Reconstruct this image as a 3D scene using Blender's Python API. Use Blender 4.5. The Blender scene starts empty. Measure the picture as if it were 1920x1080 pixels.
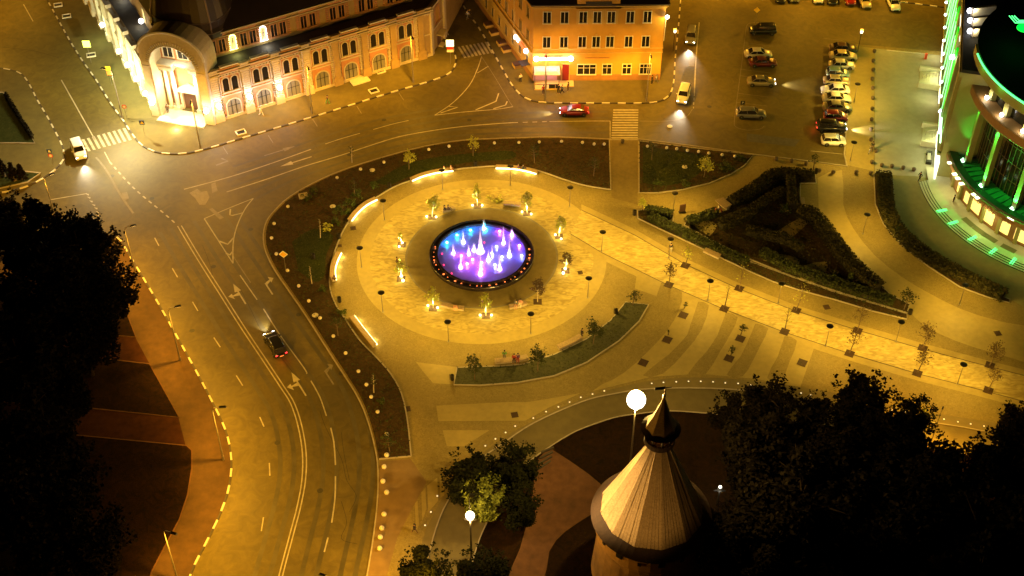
import bpy, math, random
from math import sin, cos, pi, radians, hypot, atan2
from mathutils import Vector, Matrix, geometry
rnd = random.Random(7)
sc = bpy.context.scene
C = bpy.data.collections.new('scene'); sc.collection.children.link(C)

# ---------------------------------------------------------------- camera, world, exposure
F_PX, PITCH, H = 2490.0, radians(42.5), 120.0
cam = bpy.data.cameras.new('camera'); camo = bpy.data.objects.new('camera', cam); C.objects.link(camo)
camo.location = (0, 0, H); camo.rotation_euler = (pi/2 - PITCH, 0, 0)
cam.sensor_width = 36; cam.lens = 36*F_PX/1920; cam.clip_end = 3000; cam.clip_start = 1
sc.camera = camo
w = bpy.data.worlds.new("World"); sc.world = w; w.use_nodes = True
bgn = w.node_tree.nodes['Background']; bgn.inputs[0].default_value = (1.0, .42, .10, 1); bgn.inputs[1].default_value = .004
sc.view_settings.view_transform = 'Standard'; sc.view_settings.look = 'None'; sc.view_settings.gamma = 1
sc.view_settings.exposure = .32
try:
    sc.cycles.sample_clamp_indirect = 4; sc.cycles.max_bounces = 5; sc.cycles.diffuse_bounces = 2
    sc.cycles.caustics_reflective = False; sc.cycles.caustics_refractive = False
except Exception: pass
SODIUM = (1.0, .465, .03); AMBER = (1.0, .60, .085); WARM = (1.0, .60, .12); COLD = (.80, .86, 1.0); GREENISH = (.85, 1.0, .42); GREEN = (.02, 1.0, .08)

# ---------------------------------------------------------------- geometry of the place: ground metres from the survey of the picture
SP, CP = sin(PITCH), cos(PITCH)
def ray(u, v):
    x = (u-960)/F_PX; y = -(v-540)/F_PX
    return (x, CP+y*SP, -SP+y*CP)
def G(u, v, z=0.0):
    d = ray(u, v); t = (z-H)/d[2]
    return Vector((t*d[0], t*d[1], z))
def g2(u, v, z=0.0):
    p = G(u, v, z); return (p.x, p.y)
def projv(P):
    X = P[1]*CP-(P[2]-H)*SP; Y = P[1]*SP+(P[2]-H)*CP
    return 540-F_PX*Y/X
def hgt(u, v, v2):
    P = G(u, v); lo, hi = 0, 80
    for _ in range(40):
        m = (lo+hi)/2
        if projv((P.x, P.y, m)) > v2: lo = m
        else: hi = m
    return lo
def smooth(pts, k=5, closed=False):
    n = len(pts); out = []
    rng = range(n if closed else n-1)
    for i in rng:
        if closed: p0, p1, p2, p3 = [pts[(i+j-1) % n] for j in range(4)]
        else: p0, p1, p2, p3 = pts[max(i-1, 0)], pts[i], pts[i+1], pts[min(i+2, n-1)]
        for s in range(k):
            t = s/k
            out.append(tuple(.5*((2*b)+(c-a)*t+(2*a-5*b+4*c-d)*t*t+(3*b-a-3*c+d)*t**3) for a, b, c, d in zip(p0, p1, p2, p3)))
    if not closed: out.append(tuple(pts[-1]))
    return out
def P2(pts, k=0, z=0.0):      # pixel survey -> ground metres, optionally smoothed
    q = [g2(*p, z) for p in pts]
    return smooth(q, k) if k else q
def resample(pts, step):
    out = [pts[0]]; acc = 0
    for a, b in zip(pts, pts[1:]):
        L = hypot(b[0]-a[0], b[1]-a[1])
        while acc+L >= step and L > 0:
            t = (step-acc)/L; a = (a[0]+(b[0]-a[0])*t, a[1]+(b[1]-a[1])*t)
            out.append(a); L = hypot(b[0]-a[0], b[1]-a[1]); acc = 0
        acc += L
    return out
def normals(pts):
    N = []
    for i in range(len(pts)):
        a = pts[max(i-1, 0)]; b = pts[min(i+1, len(pts)-1)]
        dx, dy = b[0]-a[0], b[1]-a[1]; L = hypot(dx, dy) or 1
        N.append((-dy/L, dx/L))
    return N
def inside(p, poly):
    x, y = p; r = False; j = len(poly)-1
    for i in range(len(poly)):
        xi, yi = poly[i]; xj, yj = poly[j]
        if (yi > y) != (yj > y) and x < (xj-xi)*(y-yi)/(yj-yi)+xi: r = not r
        j = i
    return r

# ---------------------------------------------------------------- materials
MATS = {}
def mat(name, col, rough=.8, metal=0, emit=None, es=0, var=0, vs=1.0, bump=0, bs=8.0, col2=None, spec=.5, trans=0, dist=0, kind='noise', ws=1.0, lv=(.84, 1.14)):
    if name in MATS: return MATS[name]
    m = bpy.data.materials.new(name); m.use_nodes = True; MATS[name] = m
    nt = m.node_tree; N = nt.nodes; Lk = nt.links; b = N['Principled BSDF']
    b.inputs['Base Color'].default_value = (*col, 1); b.inputs['Roughness'].default_value = rough; b.inputs['Metallic'].default_value = metal
    b.inputs['Specular IOR Level'].default_value = spec
    if trans: b.inputs['Transmission Weight'].default_value = trans
    if emit: b.inputs['Emission Color'].default_value = (*emit, 1); b.inputs['Emission Strength'].default_value = es
    if var or bump or col2:
        tc = N.new('ShaderNodeTexCoord'); co = tc.outputs['Object']
        if kind == 'noise':
            t = N.new('ShaderNodeTexNoise'); t.inputs['Scale'].default_value = vs; t.inputs['Detail'].default_value = 6; t.inputs['Distortion'].default_value = dist
            t.inputs['Roughness'].default_value = .62; out = t.outputs['Fac']; Lk.new(co, t.inputs['Vector'])
        elif kind == 'voronoi':
            t = N.new('ShaderNodeTexVoronoi'); t.inputs['Scale'].default_value = vs; Lk.new(co, t.inputs['Vector'])
            s = N.new('ShaderNodeSeparateColor'); Lk.new(t.outputs['Color'], s.inputs[0]); out = s.outputs[0]
        else:
            t = N.new('ShaderNodeTexWave'); t.inputs['Scale'].default_value = vs; t.inputs['Distortion'].default_value = dist or 6; t.inputs['Detail'].default_value = 3
            t.inputs['Detail Scale'].default_value = ws; out = t.outputs['Fac']; Lk.new(co, t.inputs['Vector'])
        r = N.new('ShaderNodeValToRGB'); e = r.color_ramp.elements
        c2 = col2 or tuple(min(1, c*(1+var)) for c in col); c1 = col if col2 else tuple(c*(1-var) for c in col)
        e[0].position = .32; e[1].position = .68; e[0].color = (*c1, 1); e[1].color = (*c2, 1)
        Lk.new(out, r.inputs['Fac'])
        # a second, larger blotch layer keeps big surfaces from looking flat
        t2 = N.new('ShaderNodeTexNoise'); t2.inputs['Scale'].default_value = .13*ws; t2.inputs['Detail'].default_value = 4; Lk.new(co, t2.inputs['Vector'])
        mr = N.new('ShaderNodeMapRange'); mr.inputs['From Min'].default_value = .3; mr.inputs['From Max'].default_value = .7
        mr.inputs['To Min'].default_value = lv[0]; mr.inputs['To Max'].default_value = lv[1]; Lk.new(t2.outputs['Fac'], mr.inputs['Value'])
        vm = N.new('ShaderNodeVectorMath'); vm.operation = 'SCALE'; Lk.new(r.outputs['Color'], vm.inputs[0]); Lk.new(mr.outputs['Result'], vm.inputs['Scale'])
        Lk.new(vm.outputs['Vector'], b.inputs['Base Color'])
        if bump:
            t3 = N.new('ShaderNodeTexNoise'); t3.inputs['Scale'].default_value = bs; t3.inputs['Detail'].default_value = 4; Lk.new(co, t3.inputs['Vector'])
            bm = N.new('ShaderNodeBump'); bm.inputs['Strength'].default_value = bump; bm.inputs['Distance'].default_value = .05
            Lk.new(t3.outputs['Fac'], bm.inputs['Height']); Lk.new(bm.outputs['Normal'], b.inputs['Normal'])
    return m
def emat(name, col, s): return mat(name, tuple(min(.8, c) for c in col), .5, emit=col, es=s)

def stone_rings(name, c1, c2, freq, ax, ay):
    """pavers laid in wavy courses around the fountain: polar coordinates about (ax, ay)"""
    m = bpy.data.materials.new(name); m.use_nodes = True; MATS[name] = m
    nt = m.node_tree; N = nt.nodes; L = nt.links; b = N['Principled BSDF']; b.inputs['Roughness'].default_value = .75
    tc = N.new('ShaderNodeTexCoord'); mp = N.new('ShaderNodeMapping'); mp.inputs['Location'].default_value = (-ax, -ay, 0); mp.inputs['Scale'].default_value = (.55, 1.25, 1); L.new(tc.outputs['Object'], mp.inputs[0])
    wv = N.new('ShaderNodeTexNoise'); wv.inputs['Scale'].default_value = 1.25; wv.inputs['Detail'].default_value = 2; wv.inputs['Distortion'].default_value = 1.6
    L.new(mp.outputs[0], wv.inputs['Vector'])
    n2 = N.new('ShaderNodeTexNoise'); n2.inputs['Scale'].default_value = freq; n2.inputs['Detail'].default_value = 4; L.new(mp.outputs[0], n2.inputs['Vector'])
    mx = N.new('ShaderNodeMath'); mx.operation = 'MULTIPLY_ADD'; L.new(n2.outputs['Fac'], mx.inputs[0]); mx.inputs[1].default_value = .45; L.new(wv.outputs['Fac'], mx.inputs[2])
    r = N.new('ShaderNodeValToRGB'); e = r.color_ramp.elements; e[0].position = .55; e[1].position = .92; e[0].color = (*c1, 1); e[1].color = (*c2, 1)
    L.new(mx.outputs[0], r.inputs[0]); L.new(r.outputs[0], b.inputs['Base Color'])
    return m

M_asphalt = mat('asphalt', (.108, .083, .018), .62, var=.24, vs=.55, bump=.25, bs=14, dist=1.6, ws=.5, lv=(.62, 1.22))
M_asphalt2 = mat('asphalt_patch', (.085, .08, .075), .8, var=.2, vs=2)
M_paint = mat('road_paint', (.30, .27, .21), .6, col2=(.50, .46, .37), vs=1.3)
M_paintfade = mat('faded_road_paint', (.16, .14, .11), .7, col2=(.26, .23, .18), vs=2.0)
M_pave = mat('pavement_asphalt', (.115, .092, .024), .85, var=.16, vs=.7, bump=.2, bs=10)
M_red = mat('path_red', (.10, .042, .015), .9, var=.25, vs=1.1, bump=.2)
M_kwhite = mat('kerb_white', (.62, .58, .5), .6, var=.1, vs=3)
M_kdark = mat('kerb_dark', (.05, .04, .03), .7, var=.2, vs=3)
M_kerb = mat('kerb_stone', (.34, .30, .24), .7, var=.15, vs=2)
M_rough = mat('paver_rough', (.16, .120, .030), .8, col2=(.27, .21, .065), vs=3.4, dist=1.6, bump=.5, bs=5)
M_smooth = mat('paver_smooth', (.31, .245, .075), .7, var=.09, vs=1.4)
M_smoothd = mat('paver_smooth_dark', (.19, .143, .045), .75, var=.14, vs=1.3)
M_soil = mat('soil', (.028, .019, .009), .95, spec=.1, col2=(.080, .050, .020), vs=1.1, dist=2, bump=.6, bs=6)
M_lawn = mat('lawn', (.018, .026, .006), .95, spec=.1, col2=(.042, .050, .014), vs=1.4, dist=2, bump=.8, bs=9)
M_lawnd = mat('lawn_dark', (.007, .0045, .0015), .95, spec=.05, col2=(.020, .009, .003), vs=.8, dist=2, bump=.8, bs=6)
M_metal = mat('pole_metal', (.30, .27, .22), .45, metal=.6, var=.1)
M_dark = mat('dark_metal', (.02, .018, .015), .5, metal=.3)
M_black = mat('black_plastic', (.012, .012, .012), .5)
M_rubber = mat('rubber', (.02, .02, .02), .85)
M_chrome = mat('wheel_alloy', (.55, .53, .5), .3, metal=.9)
M_glass = mat('window_glass', (.015, .013, .012), .12, spec=.6)
M_curt = mat('window_glass_curtained', (.20, .19, .15), .25, spec=.6)
M_stone = mat('white_stone', (.66, .62, .54), .6, var=.12, vs=6)
M_bark = mat('bark', (.12, .085, .05), .9, var=.3, vs=6)
M_birch = mat('pale_bark', (.42, .37, .28), .8, var=.3, vs=7)
M_leaf = mat('leaf', (.040, .050, .012), .8, spec=.2, var=.45, vs=1.6)
M_leafy = mat('leaf_yellow_green', (.40, .42, .04), .7, var=.4, vs=2.5)
M_leafbr = mat('leaf_brownish', (.10, .06, .022), .75, var=.4, vs=2.5)
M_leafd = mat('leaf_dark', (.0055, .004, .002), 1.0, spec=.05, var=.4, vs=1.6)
M_hedge = mat('hedge_leaf', (.042, .038, .012), .95, spec=.1, var=.55, vs=1.8)
M_wood = mat('bench_wood', (.33, .24, .14), .7, var=.2, vs=5)
M_led = emat('bench_light', (1.0, .74, .30), 9)

# ---------------------------------------------------------------- mesh builder
def rotz(x, y, a): return (x*cos(a)-y*sin(a), x*sin(a)+y*cos(a))
class MB:
    def __init__(s): s.v = []; s.f = []; s.m = []
    def poly(s, pts, m=0):
        n = len(s.v); s.v += [tuple(p) for p in pts]; s.f.append(tuple(range(n, n+len(pts)))); s.m.append(m); return s
    def box(s, x, y, z, sx, sy, sz, a=0, m=0, tx=1, ty=1):
        """centre x,y; bottom z; sizes; rotation; tx,ty taper of the top"""
        n = len(s.v)
        for k, (fx, fy) in ((0, (1, 1)), (1, (tx, ty))):
            for i, j in ((-1, -1), (1, -1), (1, 1), (-1, 1)):
                px, py = rotz(i*sx/2*fx, j*sy/2*fy, a); s.v.append((x+px, y+py, z+k*sz))
        for q in ((3, 2, 1, 0), (4, 5, 6, 7), (0, 1, 5, 4), (1, 2, 6, 5), (2, 3, 7, 6), (3, 0, 4, 7)):
            s.f.append(tuple(n+i for i in q)); s.m.append(m)
        return s
    def prism(s, pts, z0, z1, m=0, sm=None, bottom=False):
        tri = geometry.tessellate_polygon([[Vector((p[0], p[1], 0)) for p in pts]])
        n = len(s.v); k = len(pts)
        s.v += [(p[0], p[1], z1) for p in pts]
        for t in tri: s.f.append(tuple(n+i for i in t)); s.m.append(m)
        if z0 is not None and z0 < z1:
            s.v += [(p[0], p[1], z0) for p in pts]
            for i in range(k):
                j = (i+1) % k; s.f.append((n+i, n+j, n+k+j, n+k+i)); s.m.append(m if sm is None else sm)
            if bottom:
                for t in tri: s.f.append(tuple(n+k+i for i in reversed(t))); s.m.append(m)
        return s
    def tube(s, pts, r, n=8, m=0, cap=True):
        if not isinstance(r, (list, tuple)): r = [r]*len(pts)
        b = len(s.v); P = [Vector(p) for p in pts]
        for i, p in enumerate(P):
            d = (P[min(i+1, len(P)-1)]-P[max(i-1, 0)]).normalized()
            a = Vector((0, 0, 1)) if abs(d.z) < .9 else Vector((1, 0, 0))
            u = d.cross(a).normalized(); w_ = d.cross(u)
            for k in range(n):
                t = 2*pi*k/n; s.v.append(tuple(p+(u*cos(t)+w_*sin(t))*r[i]))
        for i in range(len(P)-1):
            for k in range(n):
                s.f.append((b+i*n+k, b+i*n+(k+1) % n, b+(i+1)*n+(k+1) % n, b+(i+1)*n+k)); s.m.append(m)
        if cap:
            s.f.append(tuple(b+k for k in range(n))); s.m.append(m)
            s.f.append(tuple(b+(len(P)-1)*n+k for k in reversed(range(n)))); s.m.append(m)
        return s
    def lathe(s, prof, c=(0, 0, 0), n=16, m=0, a0=0, a1=2*pi):
        b = len(s.v); full = abs(a1-a0-2*pi) < 1e-6; kk = n if full else n+1
        for r, z in prof:
            for k in range(kk):
                t = a0+(a1-a0)*k/n; s.v.append((c[0]+r*cos(t), c[1]+r*sin(t), c[2]+z))
        for i in range(len(prof)-1):
            for k in range(n):
                k2 = (k+1) % kk
                s.f.append((b+i*kk+k, b+i*kk+k2, b+(i+1)*kk+k2, b+(i+1)*kk+k)); s.m.append(m if not isinstance(m, (list, tuple)) else m[i])
        return s
    def strip(s, pts, w_, z, m=0, off=0):
        N = normals(pts); b = len(s.v)
        for p, nn in zip(pts, N):
            s.v.append((p[0]+nn[0]*(off-w_/2), p[1]+nn[1]*(off-w_/2), z)); s.v.append((p[0]+nn[0]*(off+w_/2), p[1]+nn[1]*(off+w_/2), z))
        for i in range(len(pts)-1): s.f.append((b+2*i, b+2*i+2, b+2*i+3, b+2*i+1)); s.m.append(m)
        return s
    def wall(s, pts, w_, z0, z1, m=0, alt=None):
        """a wall or kerb along a line; alt=(m1, m2) alternates the material per segment"""
        N = normals(pts); b = len(s.v)
        for p, nn in zip(pts, N):
            for o, z in ((-w_/2, z0), (-w_/2, z1), (w_/2, z1), (w_/2, z0)): s.v.append((p[0]+nn[0]*o, p[1]+nn[1]*o, z))
        for i in range(len(pts)-1):
            mm = alt[i % 2] if alt else m
            for k in range(3): s.f.append((b+4*i+k, b+4*i+4+k, b+4*i+5+k, b+4*i+1+k)); s.m.append(mm)
        for q in (0, 4*(len(pts)-1)): s.f.append((b+q, b+q+1, b+q+2, b+q+3)); s.m.append(m)
        return s
    def ball(s, c, r, n=8, m=0, zs=1, half=False):
        pr = [(r*sin(pi*i/n), -r*zs*cos(pi*i/n)) for i in range(n+1)]
        if half: pr = [(r*cos(pi/2*i/n), r*zs*sin(pi/2*i/n)) for i in range(n+1)]
        pr = [(max(a, .0005), z) for a, z in pr]
        return s.lathe(pr, c, max(8, n*2), m)
    def leaves(s, pts, size, m=0, r=rnd):
        for p in pts:
            a, b_, c = r.random()*6.28, r.uniform(-1.2, 1.2), size*r.uniform(.6, 1.35)
            u = Vector((cos(a), sin(a), 0))*c; v = Vector((-sin(a)*cos(b_), cos(a)*cos(b_), sin(b_)))*c*.7
            P = Vector(p); n = len(s.v)
            s.v += [tuple(P-u), tuple(P-v*.9), tuple(P+u), tuple(P+v)]; s.f.append((n, n+1, n+2, n+3)); s.m.append(m)
        return s
    def build(s, name, mats, parent=None, loc=None, rot=0, smooth_=False):
        me = bpy.data.meshes.new(name); me.from_pydata(s.v, [], s.f)
        for m in (mats if isinstance(mats, (list, tuple)) else [mats]): me.materials.append(m)
        me.polygons.foreach_set('material_index', s.m)
        if smooth_: me.polygons.foreach_set('use_smooth', [True]*len(s.f))
        me.update()
        o = bpy.data.objects.new(name, me); C.objects.link(o)
        if loc is not None: o.location = loc
        if rot: o.rotation_euler = (0, 0, rot)
        if parent: o.parent = parent
        return o

def tag(o, label, cat, group=None, kind=None):
    if label: o['label'] = label
    if cat: o['category'] = cat
    if group: o['group'] = group
    if kind: o['kind'] = kind
    return o
def thing(name, label, cat, loc=(0, 0, 0), rot=0, group=None):
    o = bpy.data.objects.new(name, None); C.objects.link(o); o.empty_display_size = .3
    o.location = loc; o.rotation_euler = (0, 0, rot); return tag(o, label, cat, group)
def struct(name, mb, mats):
    o = mb.build(name, mats); o['kind'] = 'structure'; return o
def dup(root, loc=None, rot=None, label=None, parent=None, scale=None):
    c = root.copy(); C.objects.link(c)
    if parent: c.parent = parent
    if loc is not None: c.location = loc
    if rot is not None: c.rotation_euler = (0, 0, rot)
    if scale: c.scale = (scale, scale, scale)
    if label: c['label'] = label
    for ch in list(root.children): dup(ch, parent=c)
    return c
class Kind:
    """one of a kind built once; each call moves the first or copies it with its parts"""
    def __init__(s, root): s.root = root; s.used = False
    def at(s, loc, rot=0, label=None, scale=None):
        if not s.used:
            s.used = True; o = s.root; o.location = loc; o.rotation_euler = (0, 0, rot)
            if label: o['label'] = label
            if scale: o.scale = (scale,)*3
            return o
        return dup(s.root, loc, rot, label, scale=scale or 1)
def lamp(kind, loc, power, col, parent=None, size=.15, spot=None, rot=None, name='lamp_light', blend=.6):
    l = bpy.data.lights.new(name, kind); l.energy = power; l.color = col
    if kind in ('POINT', 'SPOT'): l.shadow_soft_size = size
    if kind == 'SPOT': l.spot_size = radians(spot or 150); l.spot_blend = blend
    if kind == 'AREA': l.size = size
    o = bpy.data.objects.new(name, l); C.objects.link(o); o.location = loc
    if rot: o.rotation_euler = rot
    if parent: o.parent = parent
    return o
ORD = ['first', 'second', 'third', 'fourth', 'fifth', 'sixth', 'seventh', 'eighth', 'ninth', 'tenth', 'eleventh', 'twelfth', 'thirteenth', 'fourteenth', 'fifteenth', 'sixteenth', 'seventeenth', 'eighteenth', 'nineteenth', 'twentieth']
IES = bpy.data.texts.new('batwing_luminaire'); _v = [0, 15, 30, 40, 50, 58, 64, 70, 76, 82, 90, 105, 120, 180]; _c = [7, 8, 11, 15, 21, 27, 30, 27, 18, 10, 7, 4, 0, 0]
IES.write('IESNA:LM-63-1995\n[TEST] a\nTILT=NONE\n1 1000 1 %d 1 1 2 0 0 0\n1 1 100\n%s\n0\n%s\n' % (len(_v), ' '.join(map(str, _v)), ' '.join(map(str, _c))))
def batwing(lo):
    l = lo.data; l.use_nodes = True; N = l.node_tree.nodes; e = N.get('Emission') or N.new('ShaderNodeEmission')
    t = N.new('ShaderNodeTexIES'); t.mode = 'INTERNAL'; t.ies = IES; t.inputs['Strength'].default_value = 1.0
    l.node_tree.links.new(t.outputs['Fac'], e.inputs['Strength']); return lo
# ================================================================ GROUND
FC = (-4.15, 137.3)          # centre of the fountain
g = MB(); g.poly([(-400, -50, 0), (400, -50, 0), (400, 700, 0), (-400, 700, 0)]); struct('road', g, M_asphalt)

def kerb(line, w_=.22, z=.15, striped=True, step=1.25):
    pts = resample(line, step if striped else 1.5)
    if not striped: pts = line
    b = MB().wall(pts, w_, .003, z, 0, alt=(0, 1) if striped else None)
    return struct('kerb', b, [M_kwhite, M_kdark] if striped else [M_kerb])

# pavement in front of the ornate building and up the narrow street
kA = P2([(60, -40), (88, 0), (105, 30), (130, 75), (155, 115), (180, 150), (205, 190), (230, 225), (248, 252), (264, 271), (287, 284), (320, 289), (355, 287), (400, 276), (480, 252), (580, 222), (660, 197), (740, 172), (800, 155), (838, 141), (851, 128), (855, 112), (850, 92), (838, 60), (820, 10), (800, -40)], 4)
struct('pavement', MB().prism(kA, .0, .12), M_pave); kerb(kA)
kB = P2([(840, -40), (862, 0), (880, 28), (900, 56), (922, 94), (945, 135), (960, 160), (978, 180), (1000, 190), (1025, 193), (1060, 194), (1150, 194), (1205, 194), (1238, 190), (1256, 177), (1263, 155), (1266, 110), (1272, 50), (1279, -40)], 4)
struct('pavement', MB().prism(kB, .0, .12), M_pave); kerb(kB)
# north-west corner with lawns
kC = P2([(-200, 392), (-60, 374), (0, 362), (28, 357), (60, 346), (92, 328), (110, 312), (121, 295), (116, 272), (102, 244), (88, 218), (70, 188), (60, 168), (44, 143), (20, 132), (-60, 120), (-200, 100)], 4)
struct('pavement', MB().prism(kC, .0, .12), M_pave); kerb(kC)
for q in ([(-200, 172), (6, 175), (14, 180), (66, 270), (-200, 268)], [(-200, 315), (5, 319), (76, 326), (52, 343), (-10, 357), (-200, 385)]):
    p = P2(q); struct('lawn', MB().prism(p, .1, .17), M_lawn); struct('kerb', MB().wall(p+[p[0]], .25, .12, .22), [M_kerb])
# left pavement and park paths
kL = P2([(60, 432), (172, 436), (200, 440), (224, 449), (240, 475), (270, 524), (300, 575), (332, 632), (368, 697), (400, 758), (424, 810), (434, 862), (430, 912), (414, 962), (390, 1012), (362, 1066), (352, 1100), (340, 1140)], 4)
struct('pavement', MB().prism(kL+[g2(-900, 1140), g2(-900, 432)], .0, .12), mat('pavement_park', (.070, .036, .010), .9, var=.22, vs=.8, bump=.2))
kerb(kL)
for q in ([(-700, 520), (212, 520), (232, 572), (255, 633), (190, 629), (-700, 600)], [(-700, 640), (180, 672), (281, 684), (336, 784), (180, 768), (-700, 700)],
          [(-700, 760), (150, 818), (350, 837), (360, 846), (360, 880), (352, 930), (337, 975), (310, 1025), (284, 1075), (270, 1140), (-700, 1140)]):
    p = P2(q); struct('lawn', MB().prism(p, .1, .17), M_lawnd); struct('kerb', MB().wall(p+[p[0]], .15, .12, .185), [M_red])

for q in ([(-700, 602), (190, 630), (254, 634), (280, 682), (180, 671), (-700, 638)], [(-700, 702), (180, 769), (335, 785), (348, 835), (150, 817), (-700, 758)]):
    struct('path', MB().prism(P2(q), None, .126), mat('path_dark_red', (.042, .015, .006), .95, spec=.1, var=.3, vs=1))
# ---- the island with the plaza
isl_w = [(1145, 262), (1050, 258), (980, 259), (900, 262), (850, 266), (780, 279), (700, 301), (640, 321), (590, 343), (543, 370), (515, 396), (500, 416), (494, 440), (496, 465), (506, 490), (521, 516), (546, 552), (580, 602), (620, 665), (650, 711), (667, 738), (681, 766), (693, 800), (702, 835), (708, 868), (709, 915), (706, 960), (700, 1010), (692, 1060), (680, 1130)]
isl_n = [(1195, 262), (1300, 275), (1415, 291), (1530, 305), (1588, 313)]
lw = P2(isl_w, 3); ln = P2(isl_n)
car_edge = P2([(1583, 290), (1590, 200), (1597, 95), (1604, 84)])   # the paved strip right of the car park
struct('plaza_ground', MB().prism(lw[::-1]+ln+car_edge+P2([(1790, 100), (1900, 103), (2600, 120), (2600, 1400), (700, 1400)]), .0, .12), M_rough)
kerb(lw, .16, .155, False); kerb(ln, .16, .2, False); kerb(P2([(1588, 313), (1583, 290), (1590, 200), (1597, 95)]), .2, .15, False)
struct('kerb', MB().box(*g2(1170, 263), .0, 4.4, .25, .125, 0), [M_kerb])
def patch(px, z=.124, m=M_smooth, k=0, name='paving', world=False):
    p = px if world else P2(px, k)
    return struct(name, MB().prism(p, None, z), m)
def annulus(r0, r1, z, m, name='paving', n=96, a0=0, a1=2*pi):
    return struct(name, MB().lathe([(r1, z), (r0, z)], (*FC, 0), n, 0, a0, a1), m)
M_wavy = stone_rings('paver_wavy', (.25, .19, .055), (.43, .35, .12), 3.2, *FC)
annulus(6.9, 10.2, .124, M_smoothd); annulus(10.2, 10.5, .126, mat('paver_line', (.2, .17, .11), .8, var=.2)); annulus(10.5, 15.3, .125, M_wavy); annulus(15.3, 17.1, .128, M_smooth)
# the crossing and the straight path to the plaza
patch([(1147, 264), (1195, 264), (1195, 385), (1147, 372)], .130, mat('paver_brown', (.17, .125, .035), .8, var=.15, vs=2))
# promenade band
up = [(1090, 395), (1190, 442), (1285, 497), (1385, 543), (1490, 584), (1610, 621), (1730, 656), (1855, 689), (2050, 738)]
lo = [(2050, 790), (1853, 736), (1720, 702), (1595, 665), (1470, 624), (1357, 581), (1253, 536), (1130, 476), (1070, 440)]
patch(up+lo, .132, stone_rings('paver_wavy_promenade', (.29, .22, .065), (.47, .39, .14), 3.0, 30, 120))
def shift(l, dy): return [(a, b+dy) for a, b in l]
patch(up+shift(up[::-1], -11), .1295, M_smooth); patch(lo+shift(lo[::-1], 13), .1295, M_smooth)
for l in (up, lo): struct('drain_line', MB().strip(P2(l), .12, .1345), mat('drain', (.07, .05, .03), .8))
# smooth field south of the promenade with rough stripes
patch([(1195, 508), (1250, 528), (1360, 575), (1475, 620), (1530, 640), (1524, 660), (1500, 728), (1420, 712), (1310, 702), (1220, 708), (1110, 735), (1160, 700), (1205, 650), (1235, 600), (1240, 560), (1190, 542)], .126, M_smooth)
for q in ([(1240, 531), (1278, 548), (1272, 585), (1250, 622), (1215, 660), (1170, 700), (1120, 725), (1010, 752), (960, 755), (850, 750), (838, 728), (900, 728), (975, 722), (1045, 709), (1105, 684), (1165, 643), (1205, 603), (1225, 572)],
          [(1309, 567), (1329, 574), (1315, 620), (1285, 660), (1243, 702), (1205, 705), (1255, 665), (1288, 630)], [(1361, 587), (1383, 596), (1368, 630), (1350, 660), (1322, 704), (1290, 702), (1325, 660), (1345, 630)],
          [(1416, 608), (1440, 617), (1425, 650), (1410, 680), (1392, 707), (1362, 704), (1388, 670), (1405, 635)], [(1471, 631), (1494, 640), (1480, 680), (1463, 718), (1438, 710), (1458, 670)]):
    patch(q, .1305, M_rough, 2)
for q in ([(780, 680), (860, 690), (850, 722), (812, 720), (795, 700)], [(818, 762), (1010, 752), (1090, 738), (1030, 765), (985, 790), (822, 791)], [(830, 808), (918, 808), (870, 838), (838, 838)]):
    patch(q, .1265, M_smooth)
# outer light path and paving by the modern building
patch([(1533, 335), (1578, 320), (1581, 385), (1600, 430), (1640, 480), (1690, 520), (1740, 550), (1800, 580), (1880, 605), (2050, 640), (2050, 710), (1880, 668), (1790, 640), (1730, 610), (1700, 580), (1655, 545), (1610, 500), (1560, 440), (1535, 400)], .127, M_smooth, 2)
patch([(1640, 92), (1790, 108), (1760, 340), (1640, 325)], .1275, mat('forecourt_slab', (.30, .29, .22), .8, var=.08, vs=1))
patch([(1672, 330), (1758, 338), (1760, 385), (1795, 432), (1850, 475), (1920, 515), (2050, 560), (2050, 640), (1900, 566), (1790, 509), (1732, 468), (1692, 428), (1676, 394)], .129, mat('forecourt_dark', (.22, .20, .07), .85, var=.1, vs=1), 2)
patch([(1588, 85), (1640, 92), (1638, 322), (1586, 310)], .128, M_smooth)
# curved roadway south of the plaza with a kerb on each side
r1 = [(775, 1080), (800, 990), (850, 905), (900, 855), (960, 812), (1050, 766), (1150, 730), (1250, 711), (1350, 710), (1450, 720), (1550, 735), (1700, 767), (1870, 795), (2050, 830)]
r2 = [(2050, 870), (1855, 812), (1655, 780), (1500, 748), (1365, 731), (1225, 730), (1150, 740), (1090, 755), (1000, 795), (940, 835), (890, 872), (840, 940), (812, 1010), (800, 1080)]
r3 = [(2050, 905), (1870, 862), (1740, 843), (1560, 800), (1375, 781), (1260, 772), (1200, 777), (1150, 785), (1080, 810), (1030, 840), (990, 870), (940, 930), (900, 1010), (880, 1080)]
patch(r1+r2, .1315, mat('ramp_paving', (.17, .135, .05), .8, var=.1, vs=1), 2)
patch(r2[::-1]+r3, .133, mat('ramp_asphalt', (.12, .095, .035), .8, var=.14, vs=.8), 2)
kerb(P2(r2, 4), .14, .2, False); kerb(P2(r3, 4), .12, .21, False)
for q in ([(790, 925), (798, 915), (800, 955), (792, 978)], [(801, 912), (820, 897), (822, 940), (803, 962)], [(824, 895), (831, 888), (833, 930), (826, 935)], [(778, 945), (783, 940), (786, 985), (780, 998)]):
    patch(q, .137, M_smooth)
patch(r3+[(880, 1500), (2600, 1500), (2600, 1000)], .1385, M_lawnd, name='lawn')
patch([(1030, 841), (1075, 870), (1125, 908), (1140, 940), (1110, 965), (1060, 998), (1030, 1035), (1015, 1100), (950, 1100), (975, 1030), (995, 950), (1003, 890), (1010, 860)], .143, M_red, 2, 'path')
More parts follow.
